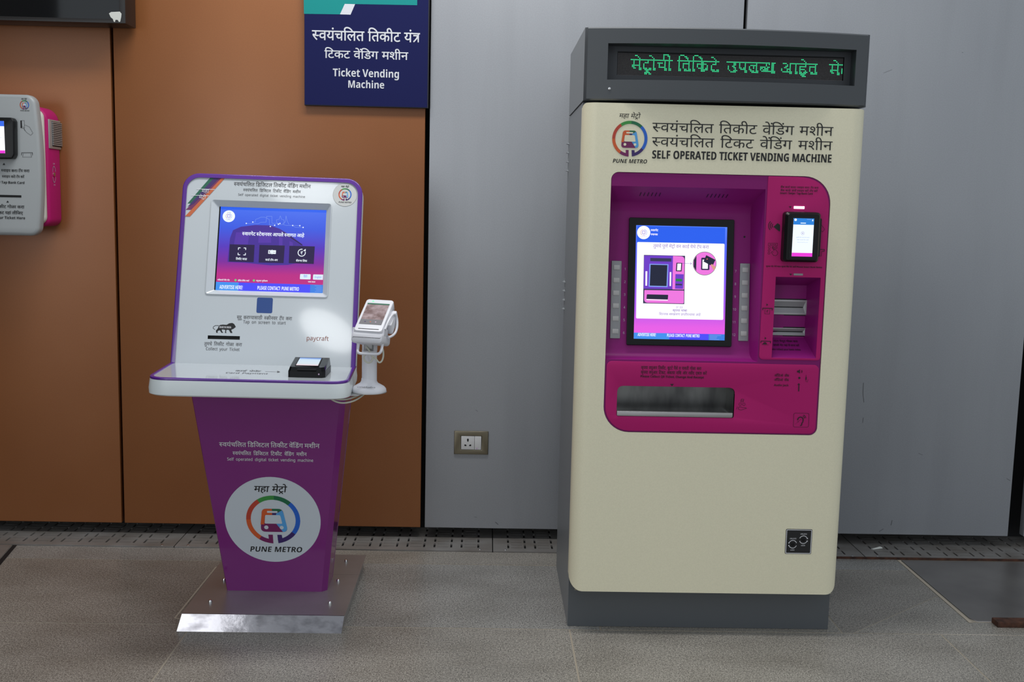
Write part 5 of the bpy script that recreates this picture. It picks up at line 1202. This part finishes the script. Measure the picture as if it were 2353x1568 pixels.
on([4], Rr(42, 71)); on(Rr(1, 11), [43]); on([10, 11], [44]); on([0], [44, 45, 46]); on([1], [47, 48]); on([2], [48, 49]); on([3], [49]); on([6], Rr(46, 50)); on([7, 8, 9], [46]); on(Rr(4, 11), [50]); on([10], [47, 48, 51]); on([11], Rr(47, 51))
on(Rr(1, 11), [53]); on([10, 11], [54]); on([0], [54, 55, 56]); on([1], [57, 58]); on([2], [58, 59]); on([3], [59]); on(Rr(5, 11), [59, 60]); on([6], Rr(56, 62)); on([7, 8], [56]); on([9], [57, 58, 59, 62]); on([7, 8, 9], [63]); on([10], Rr(59, 63)); on([11], [61])
on([1], [66, 67]); on([2], [68]); on([3, 5, 6], [69]); on([6], [67, 68]); on([7, 8, 9], [66]); on([10], [66, 67, 68, 70, 71]); on([11], Rr(67, 71))
on([4], Rr(77, 107)); on([7, 8, 9], [78]); on([10], [79]); on([11], [80, 81]); on([5, 6], [82, 83]); on([7], [81, 82]); on([8], [82, 83]); on([9], [83]); on([10], [82, 83, 84]); on([11], [82, 83])
on(Rr(5, 8), [86]); on([8], [87]); on([9], [87, 88, 89]); on([8, 9], [89]); on(Rr(5, 11), [90]); on([10, 11], [91])
on(Rr(5, 11), [98]); on([6], Rr(94, 98)); on([7, 8], [96]); on([7, 8, 9], [93]); on([9], [94]); on([10], [94, 95, 96, 99]); on([11], Rr(95, 99))
on([7], Rr(101, 104)); on([8, 9], [101]); on([8], [102, 104, 105, 106]); on([9], Rr(103, 106)); on([10], Rr(102, 111)); on([5, 6], [105]); on([5], [107]); on([7], [106, 107]); on(Rr(4, 11), [109, 110]); on([4, 11], [111])
on([4], [117, 118, 119]); on([5, 6], [120]); on([6], [119]); on([7], [118, 119]); on([8, 9], [116, 120]); on([8], [121]); on([10], Rr(117, 122)); on(Rr(4, 11), [122]); on([10, 11], [123]); on([4], Rr(122, 141)); on(Rr(5, 11), [126]); on([10, 11], [127])
on([1], [130, 131]); on([2], [132]); on([3, 5, 6], [133]); on([6], Rr(129, 133)); on(Rr(7, 10), [129]); on([8], Rr(129, 132)); on([9], [133]); on([10], [130, 132, 133, 134]); on([11], Rr(129, 133)); on([12], [130, 131, 132]); on([13], [131, 132, 133])
on([6], Rr(136, 140)); on([7, 8, 9], [136]); on(Rr(5, 11), [140]); on([10], [137, 138, 141]); on([11], Rr(137, 141))
on([4], Rr(150, 159)); on([1], [153, 154]); on([2], [155]); on([3], [156]); on(Rr(5, 10), [152]); on(Rr(5, 11), [156]); on([10, 11], [157]); on([8], Rr(151, 156)); on([9], [151]); on([10], [153]); on(Rr(7, 10), [159])
pu = (lx1-lx0-.004)/160; pv = (lzz1-lzz0-.004)/16
offp = Print(FL_, -.0055); onp = Print(FL_, -.0052)
for r_ in range(16):
    for c_ in range(160):
        cu_, cv_ = lx0+.002+(c_+.5)*pu, lzz1-.004-(r_+.5)*pv
        if (r_, c_) in LIT: onp.poly(ngon(cu_, cv_, pu*.38, 6), 'led_on')
        else: offp.poly(ngon(cu_, cv_, pu*.30, 4, None, 45, 405), 'led_off')
o1 = offp.build('unlit_dots', dp); o1['kind'] = 'stuff'
o2 = onp.build('lit_dots', dp, 'glowing green dots spelling the scrolling message'); o2['kind'] = 'stuff'
loft('head_screw', lathe_loops(vert(hy(1.787)-.0002), 1.787, (1.7914,1.6929)[1], [(.0040, -.002), (.0040, .0012), (.0022, .0022)], 14), 'chrome', tm)
